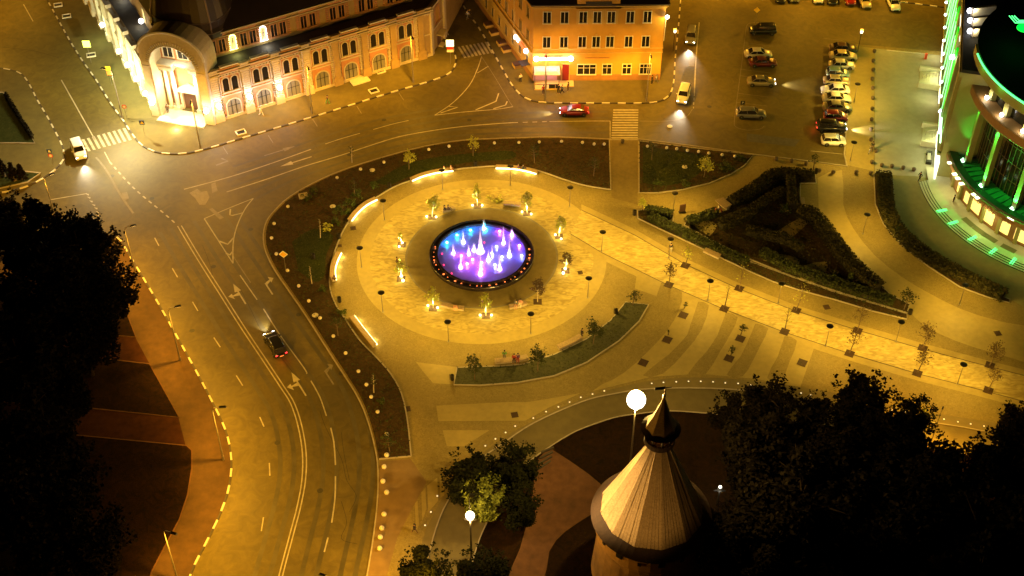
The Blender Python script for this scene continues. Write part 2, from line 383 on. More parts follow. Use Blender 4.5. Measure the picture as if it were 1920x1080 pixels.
patch([(1350, 968), (1420, 970), (1440, 1000), (1350, 1000)], .143, mat('path_far', (.06, .045, .03), .9, var=.3), name='path')
for i in range(4):
    a, b = G(1006+i*3, 884-i*11), G(1032+i*2, 866-i*8)
    struct('garden_step', MB().wall([(a.x, a.y), (b.x, b.y)], .22, .12, .26+.05*i), M_kdark)
patch([(712, 866), (770, 862), (800, 905), (770, 960), (745, 1010), (720, 1100), (682, 1100), (702, 1010), (709, 940)], .126, mat('paver_amber', (.19, .125, .055), .85, var=.12, vs=1), name='pavement')

# ---- planting beds
def bed(px, k=0, m=M_soil, z=.19, kw=.16, name='flower_bed'):
    p = P2(px, k); o = struct(name, MB().prism(p, .12, z), m)
    struct('kerb', MB().wall(p+[p[0]], kw, .12, z+.03), [M_kerb]); return p
b_in = [(1145, 357), (1100, 350), (1060, 339), (1020, 325), (980, 315), (930, 313), (895, 315), (850, 320), (800, 332), (765, 342), (735, 354), (700, 376), (675, 394), (655, 416), (641, 440), (629, 470), (621, 500), (618, 530), (622, 554), (632, 577), (650, 604), (675, 640), (706, 672), (733, 703), (753, 740), (764, 790), (771, 857)]
inner = P2(b_in, 3); outer = [p for p in P2(isl_w[:25], 3)]
N_ = normals(outer); outer_s = [(p[0]-n[0]*.25, p[1]-n[1]*.25) for p, n in zip(outer, N_)]
cen = Vector((*FC, 0)); outer_s = [(p[0]+(FC[0]-p[0])*.012, p[1]+(FC[1]-p[1])*.012) for p in outer]
BED1 = outer_s+inner[::-1]
struct('flower_bed', MB().prism(BED1, .12, .19), M_soil); struct('kerb', MB().wall(inner, .16, .12, .24), [M_kerb])
struct('kerb', MB().wall([outer_s[-1], inner[-1]], .16, .12, .24), [M_kerb]); struct('kerb', MB().wall([outer_s[0], inner[0]], .16, .12, .24), [M_kerb])
# greener ground inside the bed
for q in ([(548, 455), (590, 430), (625, 445), (612, 480), (608, 520), (590, 530), (560, 510)], [(700, 345), (760, 310), (830, 295), (900, 288), (960, 285), (960, 300), (880, 306), (790, 325), (730, 350)]):
    patch(q, .196, M_lawn, 3, 'lawn')
BED2 = bed([(1198, 266), (1300, 279), (1412, 292), (1395, 312), (1370, 328), (1330, 345), (1280, 357), (1235, 363), (1198, 363)], 0, M_soil)
patch([(1205, 275), (1300, 290), (1330, 300), (1300, 335), (1250, 350), (1205, 345)], .196, M_lawn, 3, 'lawn')
BED3a = bed([(1195, 396), (1215, 395), (1262, 404), (1262, 416), (1255, 425), (1300, 447), (1350, 470), (1400, 490), (1460, 512), (1560, 548), (1650, 575), (1700, 590), (1700, 600), (1640, 586), (1560, 562), (1500, 546), (1450, 530), (1400, 508), (1350, 484), (1300, 460), (1240, 432), (1196, 411)])
BED3b = bed([(1455, 320), (1528, 329), (1530, 345), (1500, 345), (1500, 400), (1540, 403), (1552, 425), (1575, 460), (1605, 495), (1640, 528), (1672, 556), (1705, 572), (1700, 588), (1650, 573), (1560, 545), (1480, 518), (1400, 485), (1330, 450), (1283, 424), (1290, 412), (1345, 402), (1367, 394), (1356, 377), (1400, 352), (1430, 335)])
for q in ([(1430, 490), (1465, 478), (1500, 490), (1490, 505)], [(1505, 500), (1550, 492), (1545, 520), (1520, 535), (1500, 525)], [(1300, 425), (1325, 415), (1345, 425), (1330, 445)], [(1450, 440), (1500, 410), (1515, 420), (1480, 450)]):
    patch(q, .197, M_smooth, 2, 'path')
BED4 = bed([(1638, 328), (1668, 331), (1674, 345), (1675, 395), (1692, 430), (1731, 470), (1790, 512), (1850, 546), (1893, 563), (1892, 569), (1855, 560), (1800, 540), (1740, 501), (1690, 461), (1656, 421), (1641, 385)], 0)
BED5 = bed([(857, 691), (940, 688), (980, 685), (1040, 666), (1100, 637), (1145, 602), (1173, 568), (1216, 573), (1198, 604), (1160, 641), (1100, 681), (1040, 706), (970, 719), (900, 724), (851, 723)], 0, mat('bed_grass', (.035, .04, .014), .95, col2=(.075, .075, .03), vs=3, bump=.6))

# ---------------------------------------------------------------- road markings
mk = MB(); mf = MB(); Z = .010
def line(px, w_=.14, m=mk, k=4, dash=None, gap=None):
    p = P2(px, k) if len(px) > 2 else P2(px)
    if not dash: m.strip(p, w_, Z); return
    q = resample(p, .25); nd, ng = max(1, int(dash/.25)), max(1, int(gap/.25)); i = 0
    while i < len(q)-1:
        seg = q[i:i+nd+1]
        if len(seg) > 1: m.strip(seg, w_, Z)
        i += nd+ng
def blob(px, m=mk, z=Z+.004): m.prism(P2(px), None, z)
dl = [(333, 424), (370, 486), (412, 552), (450, 612), (490, 672), (525, 725), (545, 757), (559, 800), (567, 850), (566, 900), (557, 950), (544, 1000), (528, 1060), (518, 1100)]
line(dl, .15); line([(u+7, v-1) for u, v in dl], .15)
line([(196, 285), (206, 304)], .15); line([(206, 304), (250, 352), (305, 398), (330, 420)], .22, mk, 4, .75, .75)
line([(450, 516), (482, 562)], .15); line([(494, 579), (525, 628), (570, 690), (575, 701)], .15); line([(583, 714), (600, 745), (612, 780)], .15)
line([(620, 802), (626, 830), (629, 872)], .17); line([(629, 893), (628, 935), (622, 980)], .17); line([(615, 1008), (608, 1035)], .17)
line([(436, 478), (450, 500), (470, 530)], .1, mf)
for a, b in (((290, 446), (298, 461)), ((323, 503), (333, 520)), ((361, 566), (371, 583)), ((401, 633), (413, 651)), ((443, 704), (455, 723)), ((487, 782), (495, 800)), ((505, 868), (506, 892)), ((494, 970), (490, 996))): line([a, b], .15)
# chevron islands
line([(383, 410), (437, 494)], .16); line([(475, 372), (462, 388), (450, 410), (441, 435), (437, 460), (437, 494)], .16); line([(383, 410), (430, 390), (475, 372)], .14)
line([(432, 392), (431, 403), (436, 404), (456, 399)], .2, k=1); line([(410, 452), (427, 458), (438, 446)], .3, k=1); line([(424, 475), (431, 478), (436, 472)], .3, k=1)
line([(815, 216), (850, 192), (880, 160), (895, 130), (903, 106)], .14); line([(815, 216), (870, 210), (930, 205), (962, 200)], .14); line([(903, 106), (930, 148), (955, 190), (962, 200)], .09, mf)
line([(895, 137), (916, 124)], .14); line([(892, 206), (930, 190), (935, 175)], .22, mk, 1); line([(925, 204), (948, 197), (951, 190)], .22, mk, 1); line([(826, 212), (858, 201), (840, 199)], .2, mk, 1)
# edge and lane lines round the island
line([(345, 355), (430, 332), (510, 306), (583, 280)], .18); line([(610, 270), (640, 260), (675, 250)], .14); line([(700, 243), (735, 233), (766, 226)], .14)
line([(425, 360), (500, 336), (570, 312), (640, 291), (700, 271), (750, 256), (810, 245), (870, 237), (930, 232), (962, 230)], .2); line([(962, 230), (1030, 228)], .16, mk, 4, .9, .8); line([(1030, 228), (1100, 227), (1144, 227)], .14)
line([(1144, 227), (1144, 262)], .12); line([(1199, 227), (1250, 227), (1285, 220), (1298, 205)], .12, mf); line([(1311, 42), (1305, 110), (1302, 175)], .2); line([(1302, 175), (1300, 205)], .14, mk, 1, .8, .6)
line([(405, 310), (427, 302), (415, 297)], .3, mf, 1); line([(115, 150), (178, 262)], .17); line([(44, 8), (62, 40)], .17)
for x, y in ((420, 271), (505, 250), (588, 219), (671, 195), (750, 170)): line([(x-2, y+4), (x+7, y+18)], .12, mf)
line([(92, 375), (163, 363)], .14)
for x, y in ((163, 365), (166, 371), (170, 378), (175, 385), (179, 391), (182, 398), (182, 404), (173, 411)): blob([(x-3, y-2), (x+4, y-1), (x+3, y+2)])
# arrows
def arrow(px, ang, L=4.0, kind='s', m=mk):
    x, y = g2(*px); a = ang
    def T(pts): return [(x+rotz(u, v, a)[0], y+rotz(u, v, a)[1]) for u, v in pts]
    m.prism(T([(-L/2, -.1), (L*.12, -.1), (L*.12, .1), (-L/2, .1)]), None, Z+.004)
    if kind == 's': m.prism(T([(L*.12, -.45), (L/2, 0), (L*.12, .45)]), None, Z+.004)
    if kind in 'lb':
        s_ = 1
        m.prism(T([(-.3, .1), (.3, .1), (.1, s_*.9), (-.1, s_*.9)]), None, Z+.004); m.prism(T([(-.7, s_*.9), (.5, s_*.9), (.2, s_*1.5)]), None, Z+.004)
        if kind == 'b': m.prism(T([(L*.12, -.45), (L/2, 0), (L*.12, .45)]), None, Z+.004)
    if kind == 'r':
        m.prism(T([(.0, -.1), (.6, -.1), (.9, -.8), (.6, -.8)]), None, Z+.004); m.prism(T([(.2, -.75), (1.5, -.75), (.9, -1.35)]), None, Z+.004)
def gang(a, b):
    A, B = G(*a), G(*b); return atan2(B.y-A.y, B.x-A.x)
ah = gang((520, 640), (470, 560))
for p in ((449, 551), (560, 720)): arrow(p, ah, 4.6, 'b')
arrow((500, 535), ah, 4.2, 'r'); arrow((612, 700), ah, 4.4, 'r', mf)
ae = gang((520, 305), (440, 330)); arrow((555, 303), ae, 5, 's'); arrow((525, 283), ae+pi, 5, 's', mf)
# worn patches of paint at the junction
for q in ([(355, 362), (370, 354), (377, 360), (388, 358), (393, 370), (385, 384), (374, 384), (366, 372)], [(396, 345), (404, 342), (408, 358), (398, 362)], [(392, 392), (398, 390), (420, 408), (412, 412)], [(228, 362), (238, 360), (242, 372), (232, 376)]): blob(q, mf)
line([(180, 295), (200, 320), (225, 364), (250, 400)], .3, mf)
# crossings
for i in range(12):
    t0 = i/12; y0 = 205+i*4.75; mk.prism(P2([(1150-i*.35, y0), (1197-i*.1, y0), (1197-i*.1, y0+2.6), (1150-i*.35, y0+2.6)]), None, Z)
for i in range(8):
    x = 858+i*7.2; y = 88-i*1.3
    mk.prism(P2([(x, y), (x+3.6, y-.6), (x+16.5, y+20), (x+12.5, y+21)]), None, Z)
for i in range(9):
    x = 153+i*9.6; y = 262-i*2.6
    mk.prism(P2([(x, y), (x+5, y-1.3), (x+17, y+21), (x+12, y+22)]), None, Z)
# car-park bays
line([(1399, 52), (1392, 110), (1384, 170), (1377, 225), (1380, 238), (1400, 244), (1425, 242), (1433, 236)], .09, mf, 3); line([(1399, 52), (1405, 44), (1430, 43), (1452, 50), (1455, 60)], .09, mf)
for y in (80, 130, 142, 175, 192): line([(1396-(y-80)*.13, y), (1450-(y-80)*.1, y+7)], .09, mf)
line([(1544, 72), (1580, 76)], .09, mf); line([(1540, 86), (1560, 88)], .09, mf); line([(1520, 283), (1580, 289)], .12)
line([(1622, 87), (1760, 100)], .14, mk, 1, 1.4, 1.6); line([(1299, 105), (1296, 124)], .9, mf)
struct('road_marking', mk, M_paint); struct('road_marking', mf, M_paintfade)
# asphalt repairs and cracks
ap = MB()
for q in ([(1285, 126), (1303, 126), (1300, 150), (1276, 150)], [(1400, 250), (1500, 262), (1490, 275), (1400, 265)]): ap.prism(P2(q), None, .005)
struct('asphalt_patch', ap, M_asphalt2)
cr = MB()
for q in ([(600, 770), (610, 800), (640, 860), (650, 900), (668, 930), (655, 960)], [(640, 810), (645, 850), (655, 900)], [(640, 940), (650, 980), (640, 1010), (670, 1020)], [(380, 460), (395, 500), (400, 530)], [(450, 540), (470, 580), (490, 620), (520, 660), (550, 700)], [(0, 88), (60, 95), (110, 108)], [(1180, 380), (1260, 470), (1350, 560)]):
    cr.strip(P2(q, 4), .045, .0065)
struct('asphalt_crack', cr, mat('crack', (.03, .025, .02), .9))
# far kerb of the car park
kerb(P2([(1560, -30), (1690, 4), (1790, 17), (1900, 30)]), .2, .15)

tw = MB()
for off in (-2.6, -1.0, 2.4, 4.0, 6.6, 8.2):
    q = P2(dl, 3); N = normals(q); p = [(a[0]+n[0]*off, a[1]+n[1]*off) for a, n in zip(q, N)]; tw.strip(p, .55, .0055)
for pts in ([(430, 345), (510, 318), (600, 290), (700, 258), (800, 236), (900, 222), (1000, 217), (1140, 215)], [(440, 318), (520, 292), (620, 258), (720, 228), (830, 208)], [(470, 370), (540, 335), (620, 305), (720, 274), (820, 254), (930, 244), (1140, 243)]):
    q = P2(pts, 4)
    for o in (-.8, .8):
        N = normals(q); tw.strip([(a[0]+n[0]*o, a[1]+n[1]*o) for a, n in zip(q, N)], .5, .0055)
struct('tyre_track', tw, mat('asphalt_worn', (.078, .066, .030), .55, var=.25, vs=.5, ws=.6, lv=(.8, 1.15)))
mc = MB()
for px in ((285, 372), (470, 430), (400, 500), (655, 290), (720, 225), (360, 620), (560, 590), (640, 700), (520, 830), (600, 920), (1190, 240), (1330, 200), (880, 225), (210, 330)):
    mc.lathe([(.36, .0), (.30, .001), (.001, .001)], (*g2(*px), .0075), 14)
struct('manhole_cover', mc, mat('manhole_iron', (.04, .034, .02), .6, var=.3, vs=8))
# ================================================================ KINDS
# ---- disc lamp of the plaza
def make_disc():
    t = thing('disc_lamp', '', 'lamp', group='disc lamps on thin poles')
    MB().tube([(0, 0, 0), (0, 0, 3.35)], [.055, .035], 8).box(0, 0, 0, .3, .3, .03).build('pole', M_metal, t)
    MB().lathe([(.05, 3.34), (.3, 3.40), (.44, 3.44), (.45, 3.48), (.3, 3.53), (.001, 3.55)], n=20).build('lamp_shade', M_dark, t)
    MB().lathe([(.30, 3.385), (.001, 3.375)], n=16).build('light_panel', emat('lamp_amber', (1, .66, .2), 3), t)
    batwing(lamp('POINT', (0, 0, 3.26), 1400, AMBER, t, .12, name='lamp_light'))
    return t
disc = Kind(make_disc())
# ---- tall street lamp
def make_street(h=9.0, power=5400, col=SODIUM):
    t = thing('street_lamp', '', 'street lamp', group='tall street lamps')
    MB().tube([(0, 0, 0), (0, 0, h*.5), (0, 0, h-.3), (.25, 0, h-.02), (.9, 0, h+.06)], [.11, .085, .06, .05, .04], 8).build('pole', M_metal, t)
    MB().tube([(0, 0, 0), (0, 0, .7)], .15, 8).build('base', M_metal, t)
    MB().box(1.2, 0, h-.02, .85, .3, .14, tx=.8, ty=.7).build('lamp_head', M_dark, t)
    MB().box(1.2, 0, h-.06, .6, .22, .03).build('light_panel', emat('lamp_amber_street', (1, .66, .22), 4), t)
    batwing(lamp('POINT', (1.2, 0, h-.2), power, col, t, .2, None, (0, radians(-16), 0), name='lamp_light'))
    return t
street = Kind(make_street())
# ---- lamp post of the car park
def make_post():
    t = thing('post_lamp', '', 'lamp', group='square headed lamp posts')
    MB().tube([(0, 0, 0), (0, 0, 3.6)], [.06, .045], 8).build('pole', M_dark, t)
    MB().box(0, 0, 3.6, .3, .3, .5, tx=1.4, ty=1.4).build('lantern', emat('lantern_white', (1, .85, .6), 4), t)
    MB().box(0, 0, 4.1, .52, .52, .08).build('lid', M_dark, t)
    lamp('POINT', (0, 0, 4.5), 2200, SODIUM, t, .2)
    return t
post = Kind(make_post())
# ---- white stone ball / dark bollard / bin
def make_ball():
    b = MB().ball((0, 0, 0), .24, 6, half=False); o = b.build('stone_ball', M_stone, smooth_=True); return tag(o, '', 'stone ball', 'white stone balls along the beds')
def make_bollard():
    o = MB().lathe([(.24, 0), (.26, .06), (.22, .12), (.30, .25), (.31, .38), (.24, .52), (.12, .58), (.001, .6)], n=12).build('bollard', mat('bollard_stone', (.10, .075, .05), .8, var=.2, vs=5), smooth_=True)
    return tag(o, '', 'bollard', 'round bollards round the car park')
def make_bin():
    t = thing('litter_bin', '', 'bin', group='litter bins round the plaza')
    MB().lathe([(.2, .0), (.24, .03), (.26, .8), (.25, .82), (.2, .82), (.19, .6), (.001, .6)], n=12).build('body', M_dark, t, smooth_=False)
    MB().tube([(-.3, 0, 0), (-.3, 0, 1.0), (-.12, 0, 1.0)], .025, 6).build('stand', M_black, t)
    return t
ballk, bollk, bink = Kind(make_ball()), Kind(make_bollard()), Kind(make_bin())
# ---- tree grate
def make_grate():
    b = MB()
    for i in range(9): b.box(-.48+i*.12, 0, 0, .07, 1.05, .035)
    for y in (-.54, 0, .54): b.box(0, y, 0.003, 1.15, .07, .035)
    b.box(0, 0, -.004, 1.1, 1.1, .01, m=0)
    return tag(b.build('tree_grate', mat('rust_iron', (.06, .032, .016), .8, var=.3, vs=6)), '', 'tree grate', 'square iron tree grates')
gratek = Kind(make_grate())

# ---- trees
def young_tree(name, h, cr, n, leafm, barkm, seed, lean=0, bare=False, size=.13):
    r = random.Random(seed)
    t = thing(name, '', 'tree', group='young street trees')
    b = MB(); b.tube([(0, 0, 0), (lean*.3, 0, h*.3), (lean*.7, .02, h*.62), (lean, 0, h*.92)], [.075, .06, .04, .015], 7)
    tips = []
    for i in range(13):
        a = i*2.4+r.random(); z0 = h*(.38+.045*i); L = cr*(.55+.5*r.random())*(1.1-.03*i)
        e = (lean*.7+cos(a)*L, sin(a)*L, z0+L*.75)
        m_ = (lean*.6+cos(a)*L*.5, sin(a)*L*.5, z0+L*.3)
        b.tube([(lean*.5, 0, z0), m_, e], [.028, .018, .006], 5); tips += [m_, e, tuple((p+q)/2 for p, q in zip(m_, e))]
    tips.append((lean, 0, h))
    b.build('trunk', barkm, t)
    P = []
    for k in range(n):
        c = tips[r.randrange(len(tips))]; s = cr*.17
        P.append((c[0]+r.gauss(0, s), c[1]+r.gauss(0, s), c[2]+r.gauss(0, s)))
    MB().leaves(P, size, 0, r).build('crown', leafm, t)
    return t
def lumpy(n, rx, ry, rz, r, lumps=14, fill=.45):
    L = []
    for i in range(lumps):
        while True:
            p = (r.uniform(-1, 1), r.uniform(-1, 1), r.uniform(-1, 1))
            q = sum(a*a for a in p)
            if .15 < q < 1: break
        L.append((p[0]*rx*.78, p[1]*ry*.78, p[2]*rz*.8, r.uniform(.22, .42)))
    out = []
    for k in range(n):
        c = L[r.randrange(lumps)]; a, b_ = r.random()*2*pi, math.acos(r.uniform(-1, 1)); q = r.random()**.33*c[3]
        out.append((c[0]+cos(a)*sin(b_)*q*rx, c[1]+sin(a)*sin(b_)*q*ry, c[2]+cos(b_)*q*rz))
    return out
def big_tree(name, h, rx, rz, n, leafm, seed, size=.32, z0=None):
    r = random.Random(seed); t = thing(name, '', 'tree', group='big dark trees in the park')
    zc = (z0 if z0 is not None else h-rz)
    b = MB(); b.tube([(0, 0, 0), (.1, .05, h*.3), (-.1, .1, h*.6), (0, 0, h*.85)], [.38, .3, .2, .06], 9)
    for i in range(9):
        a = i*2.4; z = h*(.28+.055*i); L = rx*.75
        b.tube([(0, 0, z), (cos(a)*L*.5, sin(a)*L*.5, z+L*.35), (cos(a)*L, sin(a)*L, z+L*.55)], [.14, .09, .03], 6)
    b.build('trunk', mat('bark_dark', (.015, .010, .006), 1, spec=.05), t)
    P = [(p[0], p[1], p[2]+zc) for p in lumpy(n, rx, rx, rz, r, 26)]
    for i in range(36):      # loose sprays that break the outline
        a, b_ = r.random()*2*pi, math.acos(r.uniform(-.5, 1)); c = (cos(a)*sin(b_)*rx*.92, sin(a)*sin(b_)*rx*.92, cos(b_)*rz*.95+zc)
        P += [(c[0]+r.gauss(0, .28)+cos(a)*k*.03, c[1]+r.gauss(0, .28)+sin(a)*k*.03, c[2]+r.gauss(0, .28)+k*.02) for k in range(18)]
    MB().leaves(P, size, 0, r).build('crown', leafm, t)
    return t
def conifer(name, h, rx, n, seed):
    r = random.Random(seed); t = thing(name, '', 'tree', group='big dark trees in the park')
    MB().tube([(0, 0, 0), (0, 0, h*.95)], [.3, .04], 8).build('trunk', M_bark, t)
    P = []
    for k in range(n):
        u = r.random()**.7; a = r.choice([i*.785 for i in range(8)])+r.gauss(0, .28)+int(u*9)*.4; R = rx*(1-u)*(.75+.25*r.random())*r.random()**.35
        P.append((cos(a)*R, sin(a)*R, h*.12+u*h*.88-R*.15))
    MB().leaves(P, .3, 0, r).build('crown', M_leafd, t); return t

# ---- hedges and shrubs
def hedge(px, w_, h, label, dens=26, m=M_hedge, k=3, world=None, group='clipped hedges in the garden beds', name='hedge', cat='hedge', size=.15):
    p = resample(world or P2(px, k), .5); N = normals(p); c = p[len(p)//2]
    t = thing(name, label, cat, (c[0], c[1], .15), group=group)
    q = [(x-c[0], y-c[1]) for x, y in p]
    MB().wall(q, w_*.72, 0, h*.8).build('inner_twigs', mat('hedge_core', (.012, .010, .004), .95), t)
    P = []
    for i in range(int(len(q)*dens*w_)):
        j = rnd.randrange(len(q)); nn = N[j]; s_ = rnd.random()
        if s_ < .5: o, z = rnd.uniform(-.5, .5)*w_, h*rnd.uniform(.82, 1.08)
        else: o, z = rnd.choice((-.5, .5))*w_*rnd.uniform(.75, 1.08), h*rnd.random()
        jx = rnd.uniform(-.3, .3); P.append((q[j][0]+nn[0]*o+nn[1]*jx, q[j][1]+nn[1]*o-nn[0]*jx, z))
    MB().leaves(P, size).build('foliage', m, t); return t
def shrub(px, r_, h, label, n=160, m=M_leaf, group='shrubs in the planting beds', size=.14, world=None):
    c = world or g2(*px); t = thing('shrub', label, 'shrub', (c[0], c[1], .15), group=group)
    b = MB()
    for i in range(6): a = i*1.05; b.tube([(0, 0, 0), (cos(a)*r_*.6, sin(a)*r_*.6, h*.7)], [.03, .01], 5)
    b.build('stems', M_bark, t)
    P = [(x, y, abs(z)+.05) for x, y, z in lumpy(n, r_, r_, h, rnd, 9)]
    MB().leaves(P, size).build('foliage', m, t); return t

# ---- people
def skin_mesh(joints, edges, name, sub=1):
    me = bpy.data.meshes.new(name); me.from_pydata([j[0] for j in joints], edges, []); o = bpy.data.objects.new(name, me); C.objects.link(o)
    md = o.modifiers.new('s', 'SKIN'); md.use_smooth_shade = True
    for i, j in enumerate(joints):
        sv = me.skin_vertices[0].data[i]; sv.radius = (j[1], j[2] if len(j) > 2 else j[1]); sv.use_root = (i == 0)
    s2 = o.modifiers.new('u', 'SUBSURF'); s2.levels = sub; s2.render_levels = sub
    dg = bpy.context.evaluated_depsgraph_get(); dg.update()
    nm = bpy.data.meshes.new_from_object(o.evaluated_get(dg)); bpy.data.objects.remove(o); nm.name = name
    return nm
def pose(kind):
    J = dict(pel=(0, 0, .95), ch=(0, 0, 1.3), nk=(0, 0, 1.5), hd=(0, .01, 1.62), tp=(0, .01, 1.76),
             hl=(-.1, 0, .92), kl=(-.11, .02, .5), al=(-.11, -.02, .09), fl=(-.11, .15, .04), hr=(.1, 0, .92), kr=(.11, .02, .5), ar=(.11, -.02, .09), fr=(.11, .15, .04),
             sl=(-.19, 0, 1.43), el=(-.25, -.02, 1.15), wl=(-.25, .06, .9), sr=(.19, 0, 1.43), er=(.25, -.02, 1.15), wr=(.25, .06, .9))
    if kind == 'walk': J.update(kl=(-.1, .2, .52), al=(-.1, .32, .12), fl=(-.1, .47, .10), kr=(.1, -.06, .5), ar=(.1, -.38, .16), fr=(.1, -.27, .06), el=(-.25, -.14, 1.17), wl=(-.22, -.2, .93), er=(.25, .1, 1.17), wr=(.22, .26, 1.0))
    if kind == 'sit':
        d = -.45
        for k in ('pel', 'ch', 'nk', 'hd', 'tp', 'hl', 'hr', 'sl', 'sr', 'el', 'er'): J[k] = (J[k][0], J[k][1]-.02, J[k][2]+d)
        J.update(kl=(-.13, .42, .52), al=(-.13, .42, .1), fl=(-.13, .57, .04), kr=(.13, .42, .52), ar=(.13, .42, .1), fr=(.13, .57, .04), wl=(-.17, .25, .62), wr=(.17, .25, .62))
    return J
PM = {}
def person_meshes(kind):
    if kind in PM: return PM[kind]
    J = pose(kind); names = list(J); ix = {n: i for i, n in enumerate(names)}
    R = dict(pel=(.14, .1), ch=(.16, .105), nk=(.055, .055), hd=(.085, .1), tp=(.06, .07), hl=(.09, .09), hr=(.09, .09), kl=(.06, .06), kr=(.06, .06), al=(.04, .04), ar=(.04, .04), fl=(.035, .025), fr=(.035, .025),
             sl=(.06, .06), sr=(.06, .06), el=(.042, .042), er=(.042, .042), wl=(.028, .028), wr=(.028, .028))
    jo = [(J[n], *R[n]) for n in names]
    E = [('pel', 'ch'), ('ch', 'nk'), ('nk', 'hd'), ('hd', 'tp'), ('pel', 'hl'), ('hl', 'kl'), ('kl', 'al'), ('al', 'fl'), ('pel', 'hr'), ('hr', 'kr'), ('kr', 'ar'), ('ar', 'fr'), ('ch', 'sl'), ('sl', 'el'), ('el', 'wl'), ('ch', 'sr'), ('sr', 'er'), ('er', 'wr')]
    ed = [(ix[a], ix[b]) for a, b in E]
    for s_, w_, e_ in ((-1, 'wl', 'el'), (1, 'wr', 'er')):      # palm, four fingers and a thumb
        W = Vector(J[w_]); d = (W-Vector(J[e_])).normalized(); pa = W+d*.07; jo.append((tuple(pa), .032, .018)); pi_ = len(jo)-1; ed.append((ix[w_], pi_))
        for q in range(4):
            o = Vector((0, (q-1.5)*.02, 0)); L = (.065, .08, .075, .055)[q]
            jo.append((tuple(pa+d*L+o+Vector((-s_*.015, 0, 0))), .008, .008)); ed.append((pi_, len(jo)-1))
        jo.append((tuple(W+d*.06+Vector((0, .05, 0))), .009, .009)); ed.append((ix[w_], len(jo)-1))
    body = skin_mesh(jo, ed, 'person_body')
    # a face: nose and eyes
    top = [n for n in ('pel', 'ch', 'sl', 'el', 'sr', 'er')]
    jt = [(J['pel'], .155, .12), (J['ch'], .18, .13), (tuple(Vector(J['nk'])-Vector((0, 0, .05))), .075, .07), (J['sl'], .075, .075), (tuple(Vector(J['el'])), .056, .056), (tuple(Vector(J['el']).lerp(Vector(J['wl']), .8)), .045, .045), (J['sr'], .075, .075), (J['er'], .056, .056), (tuple(Vector(J['er']).lerp(Vector(J['wr']), .8)), .045, .045)]
    shirt = skin_mesh(jt, [(0, 1), (1, 2), (1, 3), (3, 4), (4, 5), (1, 6), (6, 7), (7, 8)], 'person_jacket')
    jl = [(tuple(Vector(J['pel'])+Vector((0, 0, .03))), .15, .12)]
    el = []
    for a, b, c in (('hl', 'kl', 'al'), ('hr', 'kr', 'ar')):
        n = len(jl); jl += [(J[a], .105, .105), (J[b], .078, .078), (J[c], .06, .06)]; el += [(0, n), (n, n+1), (n+1, n+2)]
    trous = skin_mesh(jl, el, 'person_trousers')
    hd = J['hd']; hb = MB().ball((hd[0], hd[1]-.02, hd[2]+.05), .112, 7, zs=1.0); hb.f = [f for f in hb.f if sum(hb.v[i][2] for i in f)/4 > hd[2]+.02 or sum(hb.v[i][1] for i in f)/4 < hd[1]-.04]; hb.m = [0]*len(hb.f)
    hm = bpy.data.meshes.new('person_hair'); hm.from_pydata(hb.v, [], hb.f)
    fb = MB(); y = hd[1]+.098
    for sx in (-.032, .032): fb.ball((sx, y-.005, hd[2]+.03), .011, 4)
    fb.box(0, y, hd[2]-.02, .022, .035, .045, ty=.3); fb.box(0, y-.004, hd[2]-.055, .05, .015, .012)
    fm = bpy.data.meshes.new('person_face'); fm.from_pydata(fb.v, [], fb.f)
    for sm_ in (body, shirt, trous, hm, fm): sm_.materials.append(M_dark)
    PM[kind] = (body, shirt, trous, hm, fm); return PM[kind]
def ob(name, me, m, parent):
    o = bpy.data.objects.new(name, me); C.objects.link(o); o.parent = parent
    o.material_slots[0].link = 'OBJECT'; o.material_slots[0].material = m; return o
M_skin = mat('skin', (.42, .24, .15), .6)
def cloth(nm, c): return mat('cloth_'+nm, c, .9, var=.12, vs=9)
CL = dict(black=(.012, .012, .015), white=(.6, .58, .55), green=(.10, .30, .06), red=(.40, .03, .03), blue=(.04, .07, .18), grey=(.16, .16, .17), brown=(.10, .055, .03), pink=(.55, .3, .28), purple=(.12, .06, .18))
HC = mat('hair_dark', (.02, .013, .01), .7); HL = mat('hair_fair', (.28, .18, .08), .7)
def person(px, kind, ang, top, leg, label, z=.12, group=None, hair=None, scale=1):
    p = G(*px, z) if len(px) == 2 else Vector(px)
    t = thing('person', label, 'person', (p.x, p.y, z), ang, group); t.scale = (scale,)*3
    b, s_, l, h, f_ = person_meshes(kind)
    bo = ob('body', b, M_skin, t); ob('face', f_, mat('face_detail', (.2, .09, .06), .6), t); ob('jacket', s_, cloth(top, CL[top]), t); ob('trousers', l, cloth(leg, CL[leg]), t); ob('hair', h, hair or HC, t)
    return t

